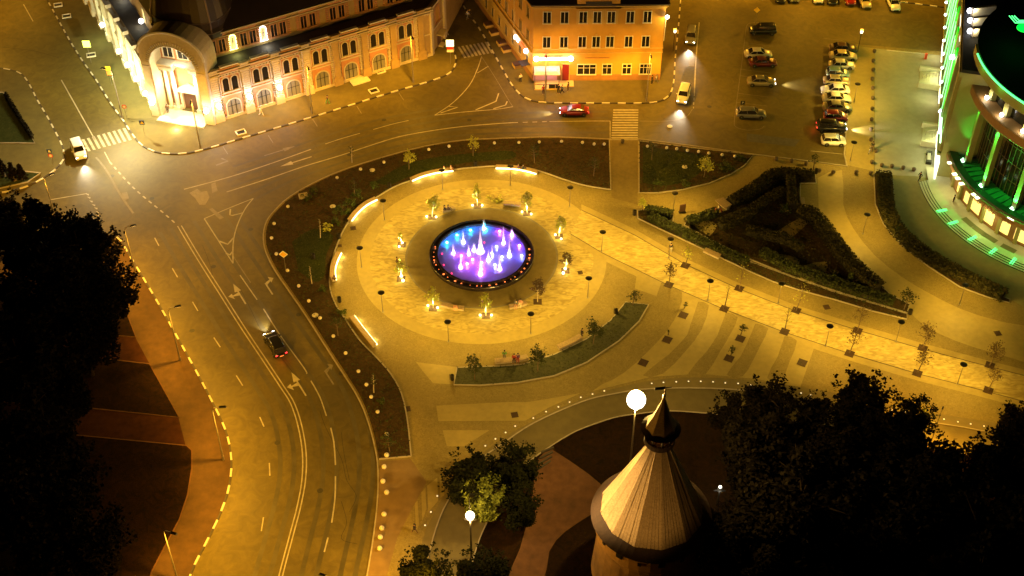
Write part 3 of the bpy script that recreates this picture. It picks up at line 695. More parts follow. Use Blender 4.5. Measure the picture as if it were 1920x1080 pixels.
# ---- cars
def car_parts(style):
    if style == 'sedan':
        xs = [-2.28, -2.18, -1.75, -1.2, 0, .95, 1.5, 2.0, 2.2, 2.27]; tz = [.62, .84, .95, .95, .93, .93, .86, .74, .60, .50]; Hh = 1.43; cab = (-1.65, 1.05, -1.0, .35)
    elif style == 'hatch':
        xs = [-1.88, -1.82, -1.6, -1.0, 0, .75, 1.2, 1.6, 1.78, 1.84]; tz = [.66, .88, .96, .96, .95, .95, .9, .78, .64, .52]; Hh = 1.5; cab = (-1.78, .98, -1.45, .25)
    elif style == 'wagon':
        xs = [-2.35, -2.28, -2.0, -1.2, 0, .95, 1.5, 2.0, 2.2, 2.28]; tz = [.66, .88, .95, .95, .93, .93, .86, .74, .60, .50]; Hh = 1.5; cab = (-2.2, 1.05, -1.85, .35)
    elif style == 'classic':
        xs = [-2.06, -2.03, -1.7, -1.1, 0, .8, 1.3, 1.8, 2.0, 2.05]; tz = [.72, .84, .88, .88, .87, .87, .85, .80, .76, .60]; Hh = 1.42; cab = (-1.5, .95, -1.05, .4)
    else:
        xs = [-2.3, -2.25, -2.0, -1.2, 0, .95, 1.5, 2.0, 2.22, 2.28]; tz = [.78, 1.02, 1.1, 1.1, 1.08, 1.08, 1.04, .96, .8, .62]; Hh = 1.72; cab = (-2.2, 1.05, -1.95, .5)
    wd = [.70, .80, .86, .89, .9, .89, .87, .82, .73, .62]; bz = [.40, .30, .22, .2, .2, .2, .2, .22, .28, .36]
    if style == 'classic': wd = [.76, .78, .79, .8, .8, .8, .8, .79, .78, .74]
    if style == 'suv': wd = [w_+.02 for w_ in wd]; bz = [z+.08 for z in bz]
    b = MB(); prof = []
    for x, t_, w_, z in zip(xs, tz, wd, bz):
        h = t_-z; prof.append([(w_*.86, z), (w_*.98, z+.22*h), (w_, z+.55*h), (w_*.96, t_-.05), (w_*.82, t_), (w_*.4, t_+.025), (0, t_+.03)])
    rows = []
    for x, pr in zip(xs, prof):
        ring = [(x, y, z) for y, z in pr]+[(x, -y, z) for y, z in reversed(pr[:-1])]
        rows.append(len(b.v)); b.v += ring
    n = 13
    for i in range(len(xs)-1):
        for k in range(n-1): b.f.append((rows[i]+k, rows[i]+k+1, rows[i+1]+k+1, rows[i+1]+k)); b.m.append(0)
        b.f.append((rows[i]+n-1, rows[i], rows[i+1], rows[i+1]+n-1)); b.m.append(1)
    for q in (0, len(xs)-1): b.f.append(tuple(rows[q]+k for k in range(n))); b.m.append(0)
    L0, L1 = xs[0], xs[-1]; wx = (L0+.78, L1-.80)
    for x in wx:
        for s_ in (-1, 1):
            y = s_*(.905 if style != 'classic' else .80)
            b.lathe([(.37, 0), (.001, 0)], (0, 0, 0), 16, 1)
            nn = 32
            for k in range(len(b.v)-nn, len(b.v)): px_, py_, _ = b.v[k]; b.v[k] = (x+px_, y, .34+py_)
    bl = .93 if style != 'suv' else 1.08
    if style == 'classic': bl = .87
    xb0, xb1, xt0, xt1 = cab; wb = (.80 if style != 'classic' else .74); wt = .62 if style != 'suv' else .68; zr = Hh-.05
    gl = MB(); n = 0
    lv = [(xb0, xb1, wb, bl), (xb0*.62+xt0*.38, xb1*.62+xt1*.38, wb*.62+wt*.38+.02, bl+(zr-bl)*.4), (xt0, xt1, wt, zr)]
    for a, c, ww, z in lv: gl.v += [(a, -ww, z), (c, -ww*.93, z), (c, ww*.93, z), (a, ww, z)]
    for i in range(2):
        for k in range(4): gl.f.append((4*i+k, 4*i+(k+1) % 4, 4*i+4+(k+1) % 4, 4*i+4+k)); gl.m.append(0)
    rf = MB(); a, c, ww, z = xt0-.03, xt1+.03, wt+.015, zr
    for sc_, zz in ((1, z-.02), (1, z+.01), (.82, z+.05), (.35, z+.065)):
        cx = (a+c)/2; hx = (c-a)/2*sc_; rf.v += [(cx-hx, -ww*sc_, zz), (cx+hx, -ww*.95*sc_, zz), (cx+hx, ww*.95*sc_, zz), (cx-hx, ww*sc_, zz)]
    for i in range(3):
        for k in range(4): rf.f.append((4*i+k, 4*i+(k+1) % 4, 4*i+4+(k+1) % 4, 4*i+4+k)); rf.m.append(0)
    rf.f.append((12, 13, 14, 15)); rf.m.append(0)
    for s_ in (-1, 1):
        def pt(i, f):
            A = lv[0]; B_ = lv[1]; D = lv[2]; out = []
            for a, c, ww, z in (A, B_, D): out.append(((a*(1-f)+c*f), s_*(ww+.012)*(1-.07*f), z))
            return out
        for f in (0, .47, 1): rf.tube(pt(0, f), [.035, .03, .03] if f != .47 else [.028, .024, .022], 5)
    wh = MB(); wh.lathe([(.19, -.1), (.30, -.1), (.33, -.07), (.33, .07), (.30, .1), (.19, .1)], n=18); rim = MB(); rim.lathe([(.21, .085), (.19, .06), (.08, .05), (.05, .08), (.001, .08)], n=10)
    for M_ in (wh, rim): M_.v = [(x, z, y) for x, y, z in M_.v]
    return b, gl, rf, wh, rim, xs, tz, wd, wx
CARP = {}
def paint(nm, c): return mat('car_paint_'+nm, c, .28, metal=.15, spec=.6)
CC = dict(black=(.01, .01, .012), white=(.70, .73, .80), red=(.20, .005, .010), silver=(.35, .35, .34), beige=(.42, .36, .25), khaki=(.22, .20, .13), lightblue=(.22, .36, .40), maroon=(.10, .015, .015), ivory=(.60, .59, .58), grey=(.14, .14, .13), brown=(.06, .035, .02))
M_head_on = emat('headlight_on', (1, .93, .85), 14); M_head_off = mat('headlight_off', (.55, .55, .5), .15); M_tail_on = emat('taillight_on', (1, .03, .03), 6); M_tail_off = mat('taillight_off', (.28, .01, .01), .3)
def car(px, ang, style, colour, label, on=False, group='cars parked in the car park', rot_deg=None, fl=(False, False), z=0.0, name='parked_car'):
    """fl = (headlights burning, tail lights burning)"""
    if style not in CARP:
        pr = car_parts(style); ms = []
        for mb_, nm in zip(pr[:5], ('body', 'glass', 'roof', 'tyre', 'rim')):
            me = bpy.data.meshes.new(nm); me.from_pydata(mb_.v, [], mb_.f)
            me.materials.append(M_dark)
            if nm == 'body': me.materials.append(M_black)
            me.polygons.foreach_set('material_index', mb_.m if nm == 'body' else [0]*len(mb_.f))
            if nm in ('body', 'roof', 'tyre'): me.polygons.foreach_set('use_smooth', [len(f) == 4 for f in mb_.f])
            ms.append(me)
        CARP[style] = (ms, pr[5:])
    ms, (xs, tz, wd, wx) = CARP[style]
    p = G(*px); t = thing(name, label, 'car', (p.x, p.y, z), ang, group)
    pm = paint(colour, CC[colour])
    ob('body', ms[0], pm, t); ob('window_glass', ms[1], M_glass, t); ob('roof', ms[2], pm, t)
    yy = .835 if style != 'classic' else .745
    for x in wx:
        for s_ in (-1, 1):
            o = ob('wheel', ms[3], M_rubber, t); o.location = (x, s_*yy, .33); o.rotation_euler = (0, 0, 0 if s_ > 0 else pi)
            ob('rim', ms[4], M_chrome, o)
    L0, L1 = xs[0], xs[-1]; zt = tz[-2]
    for s_ in (-1, 1):
        MB().box(0, 0, 0, .16, .34, .15, tx=.6, ty=.85).build('headlight', M_head_on if fl[0] else M_head_off, t, (L1-.13, s_*(wd[-2]-.17), zt-.10))
        MB().box(0, 0, 0, .10, .26, .17).build('taillight', M_tail_on if fl[1] else M_tail_off, t, (L0+.055, s_*(wd[0]-.10), tz[0]-.06))
        MB().box(0, 0, 0, .12, .2, .13).build('side_mirror', pm, t, (.72, s_*(wd[4]+.07), tz[4]+.02))
    MB().box(0, 0, 0, .03, .52, .11).build('number_plate', M_stone, t, (L0-.012, 0, .52))
    MB().box(0, 0, 0, .05, wd[-1]*1.3, .13).build('grille', M_black, t, (L1-.0, 0, .38))
    if fl[0]: lamp('SPOT', (L1+.15, 0, .6), 2200, (1, .85, .6), t, .1, 60, (radians(86), 0, -pi/2), 'headlight_beam', .8)
    if fl[1]: lamp('POINT', (L0-.35, 0, .7), 12, (1, .03, .02), t, .05, name='taillight_glow')
    return t

# ---- signs
def text_mesh(txt, size, m, parent, loc, rot=(pi/2, 0, 0), name='lettering', ext=.01):
    cu = bpy.data.curves.new('t', 'FONT'); cu.body = txt; cu.size = size; cu.extrude = ext; cu.align_x = 'CENTER'; cu.align_y = 'CENTER'
    o = bpy.data.objects.new('t', cu); C.objects.link(o); dg = bpy.context.evaluated_depsgraph_get(); dg.update()
    me = bpy.data.meshes.new_from_object(o.evaluated_get(dg)); bpy.data.objects.remove(o); me.name = name
    if not me.materials: me.materials.append(m)
    else: me.materials[0] = m
    q = bpy.data.objects.new(name, me); C.objects.link(q); q.location = loc; q.rotation_euler = rot
    if parent: q.parent = parent
    return q
M_yellow = mat('sign_yellow', (.75, .45, .03), .5); M_swhite = mat('sign_white', (.75, .73, .68), .5); M_sred = mat('sign_red', (.5, .03, .03), .5); M_sblue = mat('sign_blue', (.03, .06, .22), .5)
def sign(px, h, boards, label, ang=0, name='traffic_sign', z=.12, cat='sign'):
    p = G(*px, z); t = thing(name, label, cat, p, ang)
    MB().tube([(0, 0.06, 0), (0, 0.06, h)], .035, 6).build('pole', M_metal, t)
    for (kind, zc, s, m, m2) in boards:
        b = MB()
        if kind == 'diamond': 
            b.prism([(0, -s), (s, 0), (0, s), (-s, 0)], 0, .03, 0, bottom=True); b.prism([(0, -s*.75), (s*.75, 0), (0, s*.75), (-s*.75, 0)], .03, .036, 1)
        elif kind == 'square':
            b.prism([(-s, -s), (s, -s), (s, s), (-s, s)], 0, .03, 0, bottom=True); b.prism([(-s*.7, -s*.55), (s*.7, -s*.55), (0, s*.65)], .03, .036, 1)
        elif kind == 'plain': b.prism([(-s, -s*.5), (s, -s*.5), (s, s*.5), (-s, s*.5)], 0, .03, 0, bottom=True)
        elif kind == 'box': b.prism([(-s, -s), (s, -s), (s, s), (-s, s)], 0, .03, 0, bottom=True)
        else:
            b.prism([(s*cos(k*pi/8), s*sin(k*pi/8)) for k in range(16)], 0, .03, 0, bottom=True); b.prism([(s*.65*cos(k*pi/8), s*.65*sin(k*pi/8)) for k in range(16)], .03, .036, 1)
        b.v = [(x, -zz, y) for x, y, zz in b.v]
        b.build('sign_board', [m, m2], t, (0, 0, zc))
    return t
# ================================================================ BUILDINGS
M_och = mat('stucco_ochre', (.34, .23, .085), .85, var=.12, vs=1.2, bump=.15)
M_pink = mat('stucco_pink', (.46, .22, .10), .85, var=.12, vs=1.6)
M_cream = mat('trim_cream', (.50, .42, .28), .75, var=.10, vs=2.2)
M_white = mat('trim_white', (.66, .62, .52), .7, var=.08, vs=2)
M_roof = mat('roof_dark', (.018, .010, .009), .55, var=.25, vs=1)
M_orange = mat('stucco_orange', (.46, .255, .04), .85, var=.08, vs=.8, bump=.1)
M_orange2 = mat('stucco_pale', (.50, .34, .10), .85, var=.08, vs=.9)
M_plinth = mat('plinth_brown', (.30, .15, .06), .85, var=.12, vs=1)
M_door = mat('door_red', (.16, .006, .006), .5)
M_brown = mat('door_brown', (.10, .05, .035), .6)
M_olive = mat('cladding_olive', (.24, .25, .10), .6, var=.1, vs=.7)
M_brownc = mat('cladding_brown', (.22, .13, .06), .6, var=.12, vs=.8)
M_sconce = emat('sconce_white', (.92, .94, 1.0), 6)
def inset(poly, d):
    n = len(poly); A = sum(poly[i][0]*poly[(i+1) % n][1]-poly[(i+1) % n][0]*poly[i][1] for i in range(n)); sg = 1 if A > 0 else -1
    L = []
    for i in range(n):
        a, b = poly[i], poly[(i+1) % n]; dx, dy = b[0]-a[0], b[1]-a[1]; l = hypot(dx, dy); nx, ny = -dy/l*sg, dx/l*sg
        L.append((nx, ny, nx*a[0]+ny*a[1]+d))
    out = []
    for i in range(n):
        a, b = L[i-1], L[i]; D = a[0]*b[1]-a[1]*b[0]
        out.append(((a[2]*b[1]-a[1]*b[2])/D, (a[0]*b[2]-a[2]*b[0])/D))
    return out
def loc2(root_xy, ang, pts):   # world -> local of a root
    return [rotz(x-root_xy[0], y-root_xy[1], -ang) for x, y in pts]
def ring_wall(b, p0, z0, p1, z1, m=0):
    n = len(p0); k = len(b.v); b.v += [(x, y, z0) for x, y in p0]+[(x, y, z1) for x, y in p1]
    for i in range(n): j = (i+1) % n; b.f.append((k+i, k+j, k+n+j, k+n+i)); b.m.append(m)
def arch_window(par, x, y, z, w_, h, arch, mull=2, fm=M_cream, pane=M_glass, fw=.16, name='window', proud=.10, bars=None, deep=.0):
    """frame (mesh) with pane and glazing bars as sub-parts; faces local -y"""
    fr = MB(); r = w_/2; pts_o, pts_i = [], []
    if arch:
        zs = h-r
        for k in range(13): a = pi*k/12; pts_i.append((r*cos(a), zs+r*sin(a))); pts_o.append(((r+fw)*cos(a), zs+(r+fw)*sin(a)))
        pts_i = [(r, 0)]+pts_i+[(-r, 0)]; pts_o = [(r+fw, 0)]+pts_o+[(-r-fw, 0)]
    else: pts_i = [(r, 0), (r, h), (-r, h), (-r, 0)]; pts_o = [(r+fw, 0), (r+fw, h+fw), (-r-fw, h+fw), (-r-fw, 0)]
    b0 = 0; n = len(pts_i)
    for px_, pz in pts_o+pts_i: fr.v.append((px_, -proud, pz))
    for px_, pz in pts_o+pts_i: fr.v.append((px_, 0, pz))
    for i in range(n-1):
        fr.f.append((i, i+1, n+i+1, n+i)); fr.m.append(0); fr.f.append((i, 2*n+i, 2*n+i+1, i+1)); fr.m.append(0); fr.f.append((n+i, n+i+1, 3*n+i+1, 3*n+i)); fr.m.append(0)
    fr.box(0, -proud/2-.04, -.12, w_+2*fw+.1, proud+.1, .12)
    f = fr.build(name, fm, par, (x, y, z))
    pn = MB(); pn.poly([(px_, -.015, pz) for px_, pz in pts_i]); pn.build('pane', pane, f)
    gb = MB()
    for i in range(1, mull+1): gb.box(-r+w_*i/(mull+1), -.05, 0, .08, .05, h*(.97 if arch and i*2 != mull+1 else 1)-(.0 if not arch else .1))
    for zz in (bars or []): gb.box(0, -.045, zz, w_-.02, .04, .07)
    if gb.v: gb.build('glazing_bar', fm if pane is M_glass else M_dark, f)
    return f

# ---------------------------------------------------------------- A: ornate corner building
A0 = G(430, 222); A1 = G(808, 105); angA = atan2(A1.y-A0.y, A1.x-A0.x)
A = thing('ornate_building', 'long ornate two storey building with arched windows, set back attic storey and dark roof', 'building', A0, angA)
foot = [(-45.7, 169.0), (-13.4, 187.7), (-11.2, 193.8), (-3.5, 225), (-88, 229.5), (-55.4, 171.5)]
fl_ = loc2((A0.x, A0.y), angA, foot)
pn_ = Vector((-45.9+55.4, 169.0-171.5)).normalized(); pin_ = Vector((-pn_.y, pn_.x)); pc_ = Vector(((-55.4-45.9)/2, (171.5+169.0)/2))
ntc = [pc_-pn_*3.75, pc_-pn_*3.75+pin_*2.75, pc_+pn_*3.75+pin_*2.75, pc_+pn_*3.75]
flw = fl_+loc2((A0.x, A0.y), angA, [(v.x, v.y) for v in ntc])
wb = MB(); wb.prism(flw, 0, 8.9, 0); wb.build('wall', M_och, A)
in1 = inset(fl_, 3.4); u2 = MB(); u2.prism(in1, 8.9, 13.2, 0); u2.build('upper_wall', M_och, A)
rf = MB(); ring_wall(rf, inset(fl_, 3.0), 13.55, inset(fl_, 7), 16.8); ring_wall(rf, in1, 13.2, inset(fl_, 3.0), 13.55); rf.prism(inset(fl_, 7), None, 16.8); rf.build('roof', M_roof, A)
ft_ = inset(fl_, .5); ft_ = ft_+loc2((A0.x, A0.y), angA, [(v.x, v.y) for v in (ntc[0]+pin_*.5, ntc[1], ntc[2], ntc[3]+pin_*.5)]); tr = MB(); tr.prism(ft_, None, 8.92); tr.build('terrace_roof', mat('terrace_felt', (.05, .04, .03), .8, var=.2), A)
# cornice, string courses, parapet along the main front (s = 0..37 local x)
LF = 37.2; cz = MB()
cz.box(LF/2-1.7, -.16, 8.15, LF+.6, .42, .16).box(LF/2-1.7, -.22, 8.62, LF+.7, .56, .22).box(LF/2-1.7, -.05, 8.9, LF+.4, .3, .30)
cz.build('cornice', M_cream, A)
sc_ = MB(); sc_.box(LF/2-1.7, -.08, 4.15, LF, .2, .22).box(LF/2-1.7, -.10, .0, LF, .24, .55); sc_.build('string_course', M_cream, A)
dn = MB()
for i in range(74): dn.box(-1.6+i*.5, -.22, 7.98, .22, .3, .16)
dn.build('dentils', M_cream, A)
SW = [1.05+4.97*k for k in range(7)]
for k, s in enumerate(SW):
    arch_window(A, s, -.065, .62, 2.15, 2.75, True, 2, M_cream, M_curt, .2, bars=[1.55])
    pk = MB(); pk.box(s, -.03, 4.4, 3.5, .06, 3.45).box(s, -.03, .6, 3.1, .06, 3.5); pk.build('pink_panel', M_pink, A)
    for dx in (-.72, .72): arch_window(A, s+dx, -.065, 5.0, .95, 2.4, True, 0, M_cream, M_glass, .17, proud=.16)
    sur = MB(); sur.box(s, -.12, 7.72, 3.0, .26, .14).box(s, -.14, 4.72, 3.1, .3, .14).box(s-1.62, -.1, 4.9, .16, .2, 2.8).box(s+1.62, -.1, 4.9, .16, .2, 2.8); sur.build('window_surround', M_cream, A)
    q = MB()
    for side in (-1, 1):
        for i in range(9): q.box(s+side*1.95, -.07, .75+i*.38, .42 if i % 2 else .6, .14, .26)
        for i in range(9): q.box(s+side*1.98, -.07, 4.5+i*.38, .42 if i % 2 else .6, .14, .26)
    q.build('quoins', M_cream, A)
    fr = MB(); fr.box(s, -.30, 8.35, 2.9, .12, .26).box(s, -.27, 9.2, 3.0, .32, .05); fr.box(s, -.16, 8.95, 2.7, .3, .38); fr.build('frieze_panel', M_pink, A)
    cp = MB(); cp.box(s+.2, -.10, 9.34, 2.9, .62, .2); cp.build('parapet_coping', M_white, A)
    # attic storey windows
    for dx in (-.75, .75): arch_window(A, s+dx, 3.4, 9.75, .95, 2.1, False, 1, M_pink, M_glass, .15)
    uq = MB(); uq.box(s, 3.3, 12.55, 2.9, .3, .5).box(s, 3.35, 9.35, 3.2, .14, .3)
    for side in (-1, 1):
        for i in range(8): uq.box(s+side*1.75, 3.34, 9.6+i*.36, .34 if i % 2 else .5, .14, .24)
    uq.build('quoins', M_pink, A)
uc = MB(); uc.box(LF/2-1.7, 3.2, 13.02, LF-5.5, .5, .22).box(LF/2-1.7, 3.28, 12.3, LF-6.4, .3, .14); uc.build('upper_cornice', M_cream, A)
for k in range(8):
    s = -1.5+4.97*k+ (0.05*k); q = MB(); b_ = M_white if k < 4 else M_och
    q.box(s, -.2, 0, 1.45, .7, 1.5).box(s, -.2, 1.5, 1.25, .6, .15).box(s, -.16, 7.75, 1.3, .56, .4).box(s, -.2, 8.9, 1.35, .62, .42)
    if k < 4:
        for i in range(16): q.box(s, -.17, 1.65+i*.38, 1.15, .5, .30)
        q.box(s, -.1, 1.6, 1.05, .45, 6.2)
    else: q.box(s, -.15, 1.6, .95, .5, 6.2)
    q.build('pilaster', M_cream if k < 4 else M_och, A)
def sconce(par, x, y, z, p=330, col=(.72, .82, 1.0)):
    o = MB(); o.ball((0, -.12, 0), .4, 6, 0, 1.1); o.box(0, -.02, -.3, .14, .2, .6, m=1); o.build('wall_lamp', [M_sconce, M_dark], par, (x, y-.35, z))  # ball enlarged to stand for the lamp's white halo too
    lamp('POINT', (x, y-1.1, z+.1), p, col, par, .2, name='wall_lamp_light')
for k in (0, 1, 2): sconce(A, -1.5+5*k, -.35, 3.3)
# two statue niches brightly lit on the attic storey
for k, (s, col) in enumerate(((3.5, (.9, .95, .3)), (8.45, (.95, .95, .8)))):
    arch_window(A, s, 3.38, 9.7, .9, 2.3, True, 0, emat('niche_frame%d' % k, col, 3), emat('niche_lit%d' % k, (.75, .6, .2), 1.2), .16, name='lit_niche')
    f_ = MB(); f_.tube([(s, 3.3, 9.75), (s, 3.3, 10.4), (s, 3.3, 10.9), (s, 3.3, 11.3)], [.28, .22, .2, .08], 8); f_.ball((s, 3.3, 11.45), .16, 5); f_.build('statue', M_white, A)
    lamp('POINT', (s, 2.3, 9.7), 90, col, A, .15)
arch_window(A, -1.2, 3.38, 9.7, .8, 1.8, True, 0, M_pink, M_och, .14, name='blind_niche')
# side front at the narrow street
R_ = loc2((A0.x, A0.y), angA, [(-13.4, 187.7), (-11.2, 193.8)]); sa = atan2(R_[1][1]-R_[0][1], R_[1][0]-R_[0][0])
sd = MB().box(3.1, -.12, 8.5, 6.4, .5, .35).box(3.1, -.08, 4.15, 6.3, .2, .22).box(.4, -.15, 0, .8, .4, 8.4).box(5.9, -.15, 0, .8, .4, 8.4).build('side_front', M_cream, A, (*R_[0], 0), sa)
arch_window(sd, 3.2, 0, 4.8, 1.5, 2.8, True, 0, M_pink, M_orange, .3, name='blind_niche')
MB().box(3.6, -.55, 0, 1.3, .9, .3).box(3.6, -.05, .3, 1.2, .1, 2.2, m=1).box(3.6, -.6, 2.5, 2.2, 1.2, .12, m=0).build('side_door', [M_cream, M_brown], sd)
# entrance steps and cellar grille on the front
MB().box(21.9, -1.0, 0, 3.0, 1.6, .35).build('doorstep', M_white, A)
# left wing facing the wide street
Lw = loc2((A0.x, A0.y), angA, [(-88, 229.5), (-55.4, 171.5)]); la = atan2(Lw[1][1]-Lw[0][1], Lw[1][0]-Lw[0][0]); LL = hypot(Lw[1][1]-Lw[0][1], Lw[1][0]-Lw[0][0])
lw_ = MB().box(LL/2, -.2, 8.6, LL, .6, .3).box(LL/2, -.1, 4.1, LL, .25, .25).box(LL/2, -.1, .02, LL, .3, .6)
left = lw_.build('left_wing_front', M_white, A, (*Lw[0], 0), la)
for i in range(14):
    s = LL-1.2-i*4.6; q = MB(); q.box(s, -.25, 0, 1.2, .9, 1.4).box(s, -.2, 1.4, .95, .6, 6.8).box(s, -.25, 8.9, 1.3, .9, .6); q.build('pilaster', M_white, left)
    if i < 11: arch_window(left, s-2.3, 0, .7, 1.9, 2.7, True, 2, M_cream, M_curt, .2); arch_window(left, s-2.3, 0, 5, 1.5, 2.4, True, 1, M_cream, M_glass, .2)
    if i in (0, 1, 2, 3, 5): sconce(left, s, -.45, 3.2, 330, (.78, 1.0, .48))
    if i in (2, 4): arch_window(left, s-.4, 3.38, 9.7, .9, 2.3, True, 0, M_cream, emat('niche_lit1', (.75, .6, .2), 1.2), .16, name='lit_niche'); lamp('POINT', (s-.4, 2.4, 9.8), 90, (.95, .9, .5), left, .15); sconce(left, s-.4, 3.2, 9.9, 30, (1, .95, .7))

# portal across the corner
Pa, Pb = (-55.4, 171.5), (-45.9, 169.0); pm = ((Pa[0]+Pb[0])/2, (Pa[1]+Pb[1])/2); pang = atan2(Pb[1]-Pa[1], Pb[0]-Pa[0])
Pt = thing('corner_portal', 'brightly lit white domed corner portal with tall arch, columns and pediment over its door', 'portal', (pm[0], pm[1], 0), pang)
def prof(hw, zs, crown, n=16): return [(hw, 0)]+[(hw*cos(pi*k/n), zs+(crown-zs)*sin(pi*k/n)) for k in range(n+1)]+[(-hw, 0)]
po = prof(5.3, 11.6, 15.7); pin = prof(3.7, 9.8, 13.4); pb = MB(); n = len(po)
for yy in (-1.0, 3.0):
    for x, z in po+pin: pb.v.append((x, yy, z))
for i in range(n-1):
    pb.f.append((i, i+1, n+i+1, n+i)); pb.m.append(0); pb.f.append((n+i, n+i+1, 3*n+i+1, 3*n+i)); pb.m.append(0); pb.f.append((i, 2*n+i, 2*n+i+1, i+1)); pb.m.append(0)
pb.build('arch_wall', M_cream, Pt)
tv = MB()
for k in range(33):
    a = pi*(k+.5)/33; tv.tube([(3.85*cos(a), -1.08, 9.9+3.7*sin(a)), (4.35*cos(a), -1.08, 9.9+4.25*sin(a))], .09, 5)
pc = [(5.35*cos(pi*k/24), -1.05, 11.6+4.15*sin(pi*k/24)) for k in range(25)]; tv.tube(pc, .22, 6)
tv.tube([(3.75*cos(pi*k/24), -1.05, 9.8+3.65*sin(pi*k/24)) for k in range(25)], .14, 6)
tv.build('arch_moulding', M_white, Pt)
MB().box(0, 2.6, 0, 7.6, .3, 13.2).build('niche_wall', M_pink, Pt)
nb = MB()
for x in (-3.1, -1.9, 1.9, 3.1):
    nb.tube([(x, 1.5, .9), (x, 1.5, 4), (x, 1.5, 7.4)], [.36, .34, .28], 12); nb.box(x, 1.5, 0, .95, .95, .9).box(x, 1.5, 7.4, .8, .8, .35)
nb.build('column', M_white, Pt)
en = MB(); en.box(-2.5, 1.5, 7.75, 2.4, 1.5, .5).box(2.5, 1.5, 7.75, 2.4, 1.5, .5).box(0, 1.9, 8.25, 7.2, 1.5, .35).box(0, 1.8, 8.6, 7.3, 1.8, .14).box(-2.5, 1.3, 8.6, 2.6, 1.7, .3).box(2.5, 1.3, 8.6, 2.6, 1.7, .3); en.build('entablature', M_white, Pt)
for x in (-2.4, 0, 2.4): arch_window(Pt, x, 2.42, 9.2, 1.5, 2.6, True, 1, M_white, M_glass, .2)
MB().box(0, 2.35, .1, 2.2, .12, 3.3).build('door', M_brown, Pt)
pd = MB(); pd.box(0, 1.9, 3.5, 3.2, .9, .3); pd.v += [(-1.7, 1.4, 3.8), (1.7, 1.4, 3.8), (0, 1.4, 4.8), (-1.7, 2.4, 3.8), (1.7, 2.4, 3.8), (0, 2.4, 4.8)]; k = len(pd.v)-6
for f in ((0, 1, 2), (0, 2, 5, 3), (1, 4, 5, 2)): pd.f.append(tuple(k+i for i in f)); pd.m.append(0)
pd.box(-1.35, 2.2, .1, .35, .5, 3.4).box(1.35, 2.2, .1, .35, .5, 3.4); pd.build('pediment', M_white, Pt)
MB().box(0, -.5, 0, 7.8, 3.4, .3).build('doorstep', M_white, Pt)
for s_ in (-1, 1):
    jb = MB()
    for i in range(22): jb.box(s_*4.55, -1.06, .2+i*.42, 1.3, .16, .42 if i % 2 else .40, tx=1 if i % 2 else .93)
    jb.build('rusticated_jamb', M_cream, Pt)
for x in (-4.5, 4.5): sconce(Pt, x, -1.05, 3.0, 200)
for x, z, e in ((-1.5, 5.2, 800), (1.8, 5.6, 800), (0, 9.7, 350)): lamp('POINT', (x, .3, z), e, (1, .90, .58), Pt, .2, name='portal_light')
lamp('POINT', (0, -3.5, .6), 350, (1, .9, .4), Pt, .2, name='portal_light')
db = MB(); RR = [(6.2, 12.6), (6.3, 13.6), (6.0, 14.2), (6.05, 15.4), (5.7, 17.5), (5.3, 19.6), (4.4, 21.6), (3.0, 23.2), (1.5, 24.0), (.01, 24.2)]
b0 = 0; nn = 32
for r_, z in RR:
    for k in range(nn):
        a = 2*pi*k/nn; c, s = cos(a), sin(a); q = (abs(c)**3+abs(s)**3)**(-1/3); db.v.append((r_*c*q, 8.6+r_*s*q, z))
for i in range(len(RR)-1):
    for k in range(nn): db.f.append((i*nn+k, i*nn+(k+1) % nn, (i+1)*nn+(k+1) % nn, (i+1)*nn+k)); db.m.append(0)
db.build('dome', mat('dome_metal', (.022, .011, .010), .42, metal=.2, var=.15), Pt, smooth_=False)
ri = MB()
for k in (4, 12, 20, 28):
    ri.tube([db.v[i*nn+k] for i in range(1, len(RR)-1)], .14, 6)
for i in (1, 3): ri.tube([db.v[i*nn+k % nn] for k in range(nn+1)], .1, 5)
ri.build('dome_rib', mat('rib_metal', (.16, .12, .12), .4, metal=.5), Pt)

# ---------------------------------------------------------------- B: orange three storey building
B0 = G(1000, 153); B1 = G(1236, 151); angB = atan2(B1.y-B0.y, B1.x-B0.x)
B = thing('orange_building', 'orange three storey building with white framed windows and a lit shop sign on its corner', 'building', B0, angB)
fb_ = loc2((B0.x, B0.y), angB, [(3.35, 180.2), (23.8, 180.5), (24.0, 225), (-14.3, 225)])
MB().prism(fb_, 0, 13.9, 0).build('wall', M_orange, B)
plb = MB(); pw = inset(fb_, -.05); ring_wall(plb, pw, .1, pw, 1.25); plb.prism(pw, None, 1.25); plb.build('plinth', M_plinth, B)
st = MB()
for z, d, h in ((5.25, .10, .12), (6.05, .12, .14), (13.35, .15, .16), (13.75, .35, .25)):
    a_ = inset(fb_, -d); ring_wall(st, a_, z, a_, z+h); st.prism(a_, None, z+h); 
st.build('string_course', M_orange2, B)
rb = MB(); ring_wall(rb, inset(fb_, -.55), 14.0, inset(fb_, -.55), 14.25); ring_wall(rb, inset(fb_, -.55), 14.25, inset(fb_, 8), 17.5); rb.prism(inset(fb_, 8), None, 17.5); rb.prism(inset(fb_, -.55), None, 14.0); rb.build('roof', M_roof, B)
at = MB(); at.box(9.9, .1, 14.0, 6.6, .9, 2.2).box(9.9, -.4, 13.3, 6.9, .4, .3); at.build('roof_gable', M_orange, B)
MB().box(9.9, -.45, 14.05, 4.0, .12, .7).build('gable_grille', M_dark, B)
S3 = [2.02, 4.72, 7.62, 9.8, 11.98, 14.92, 17.6]
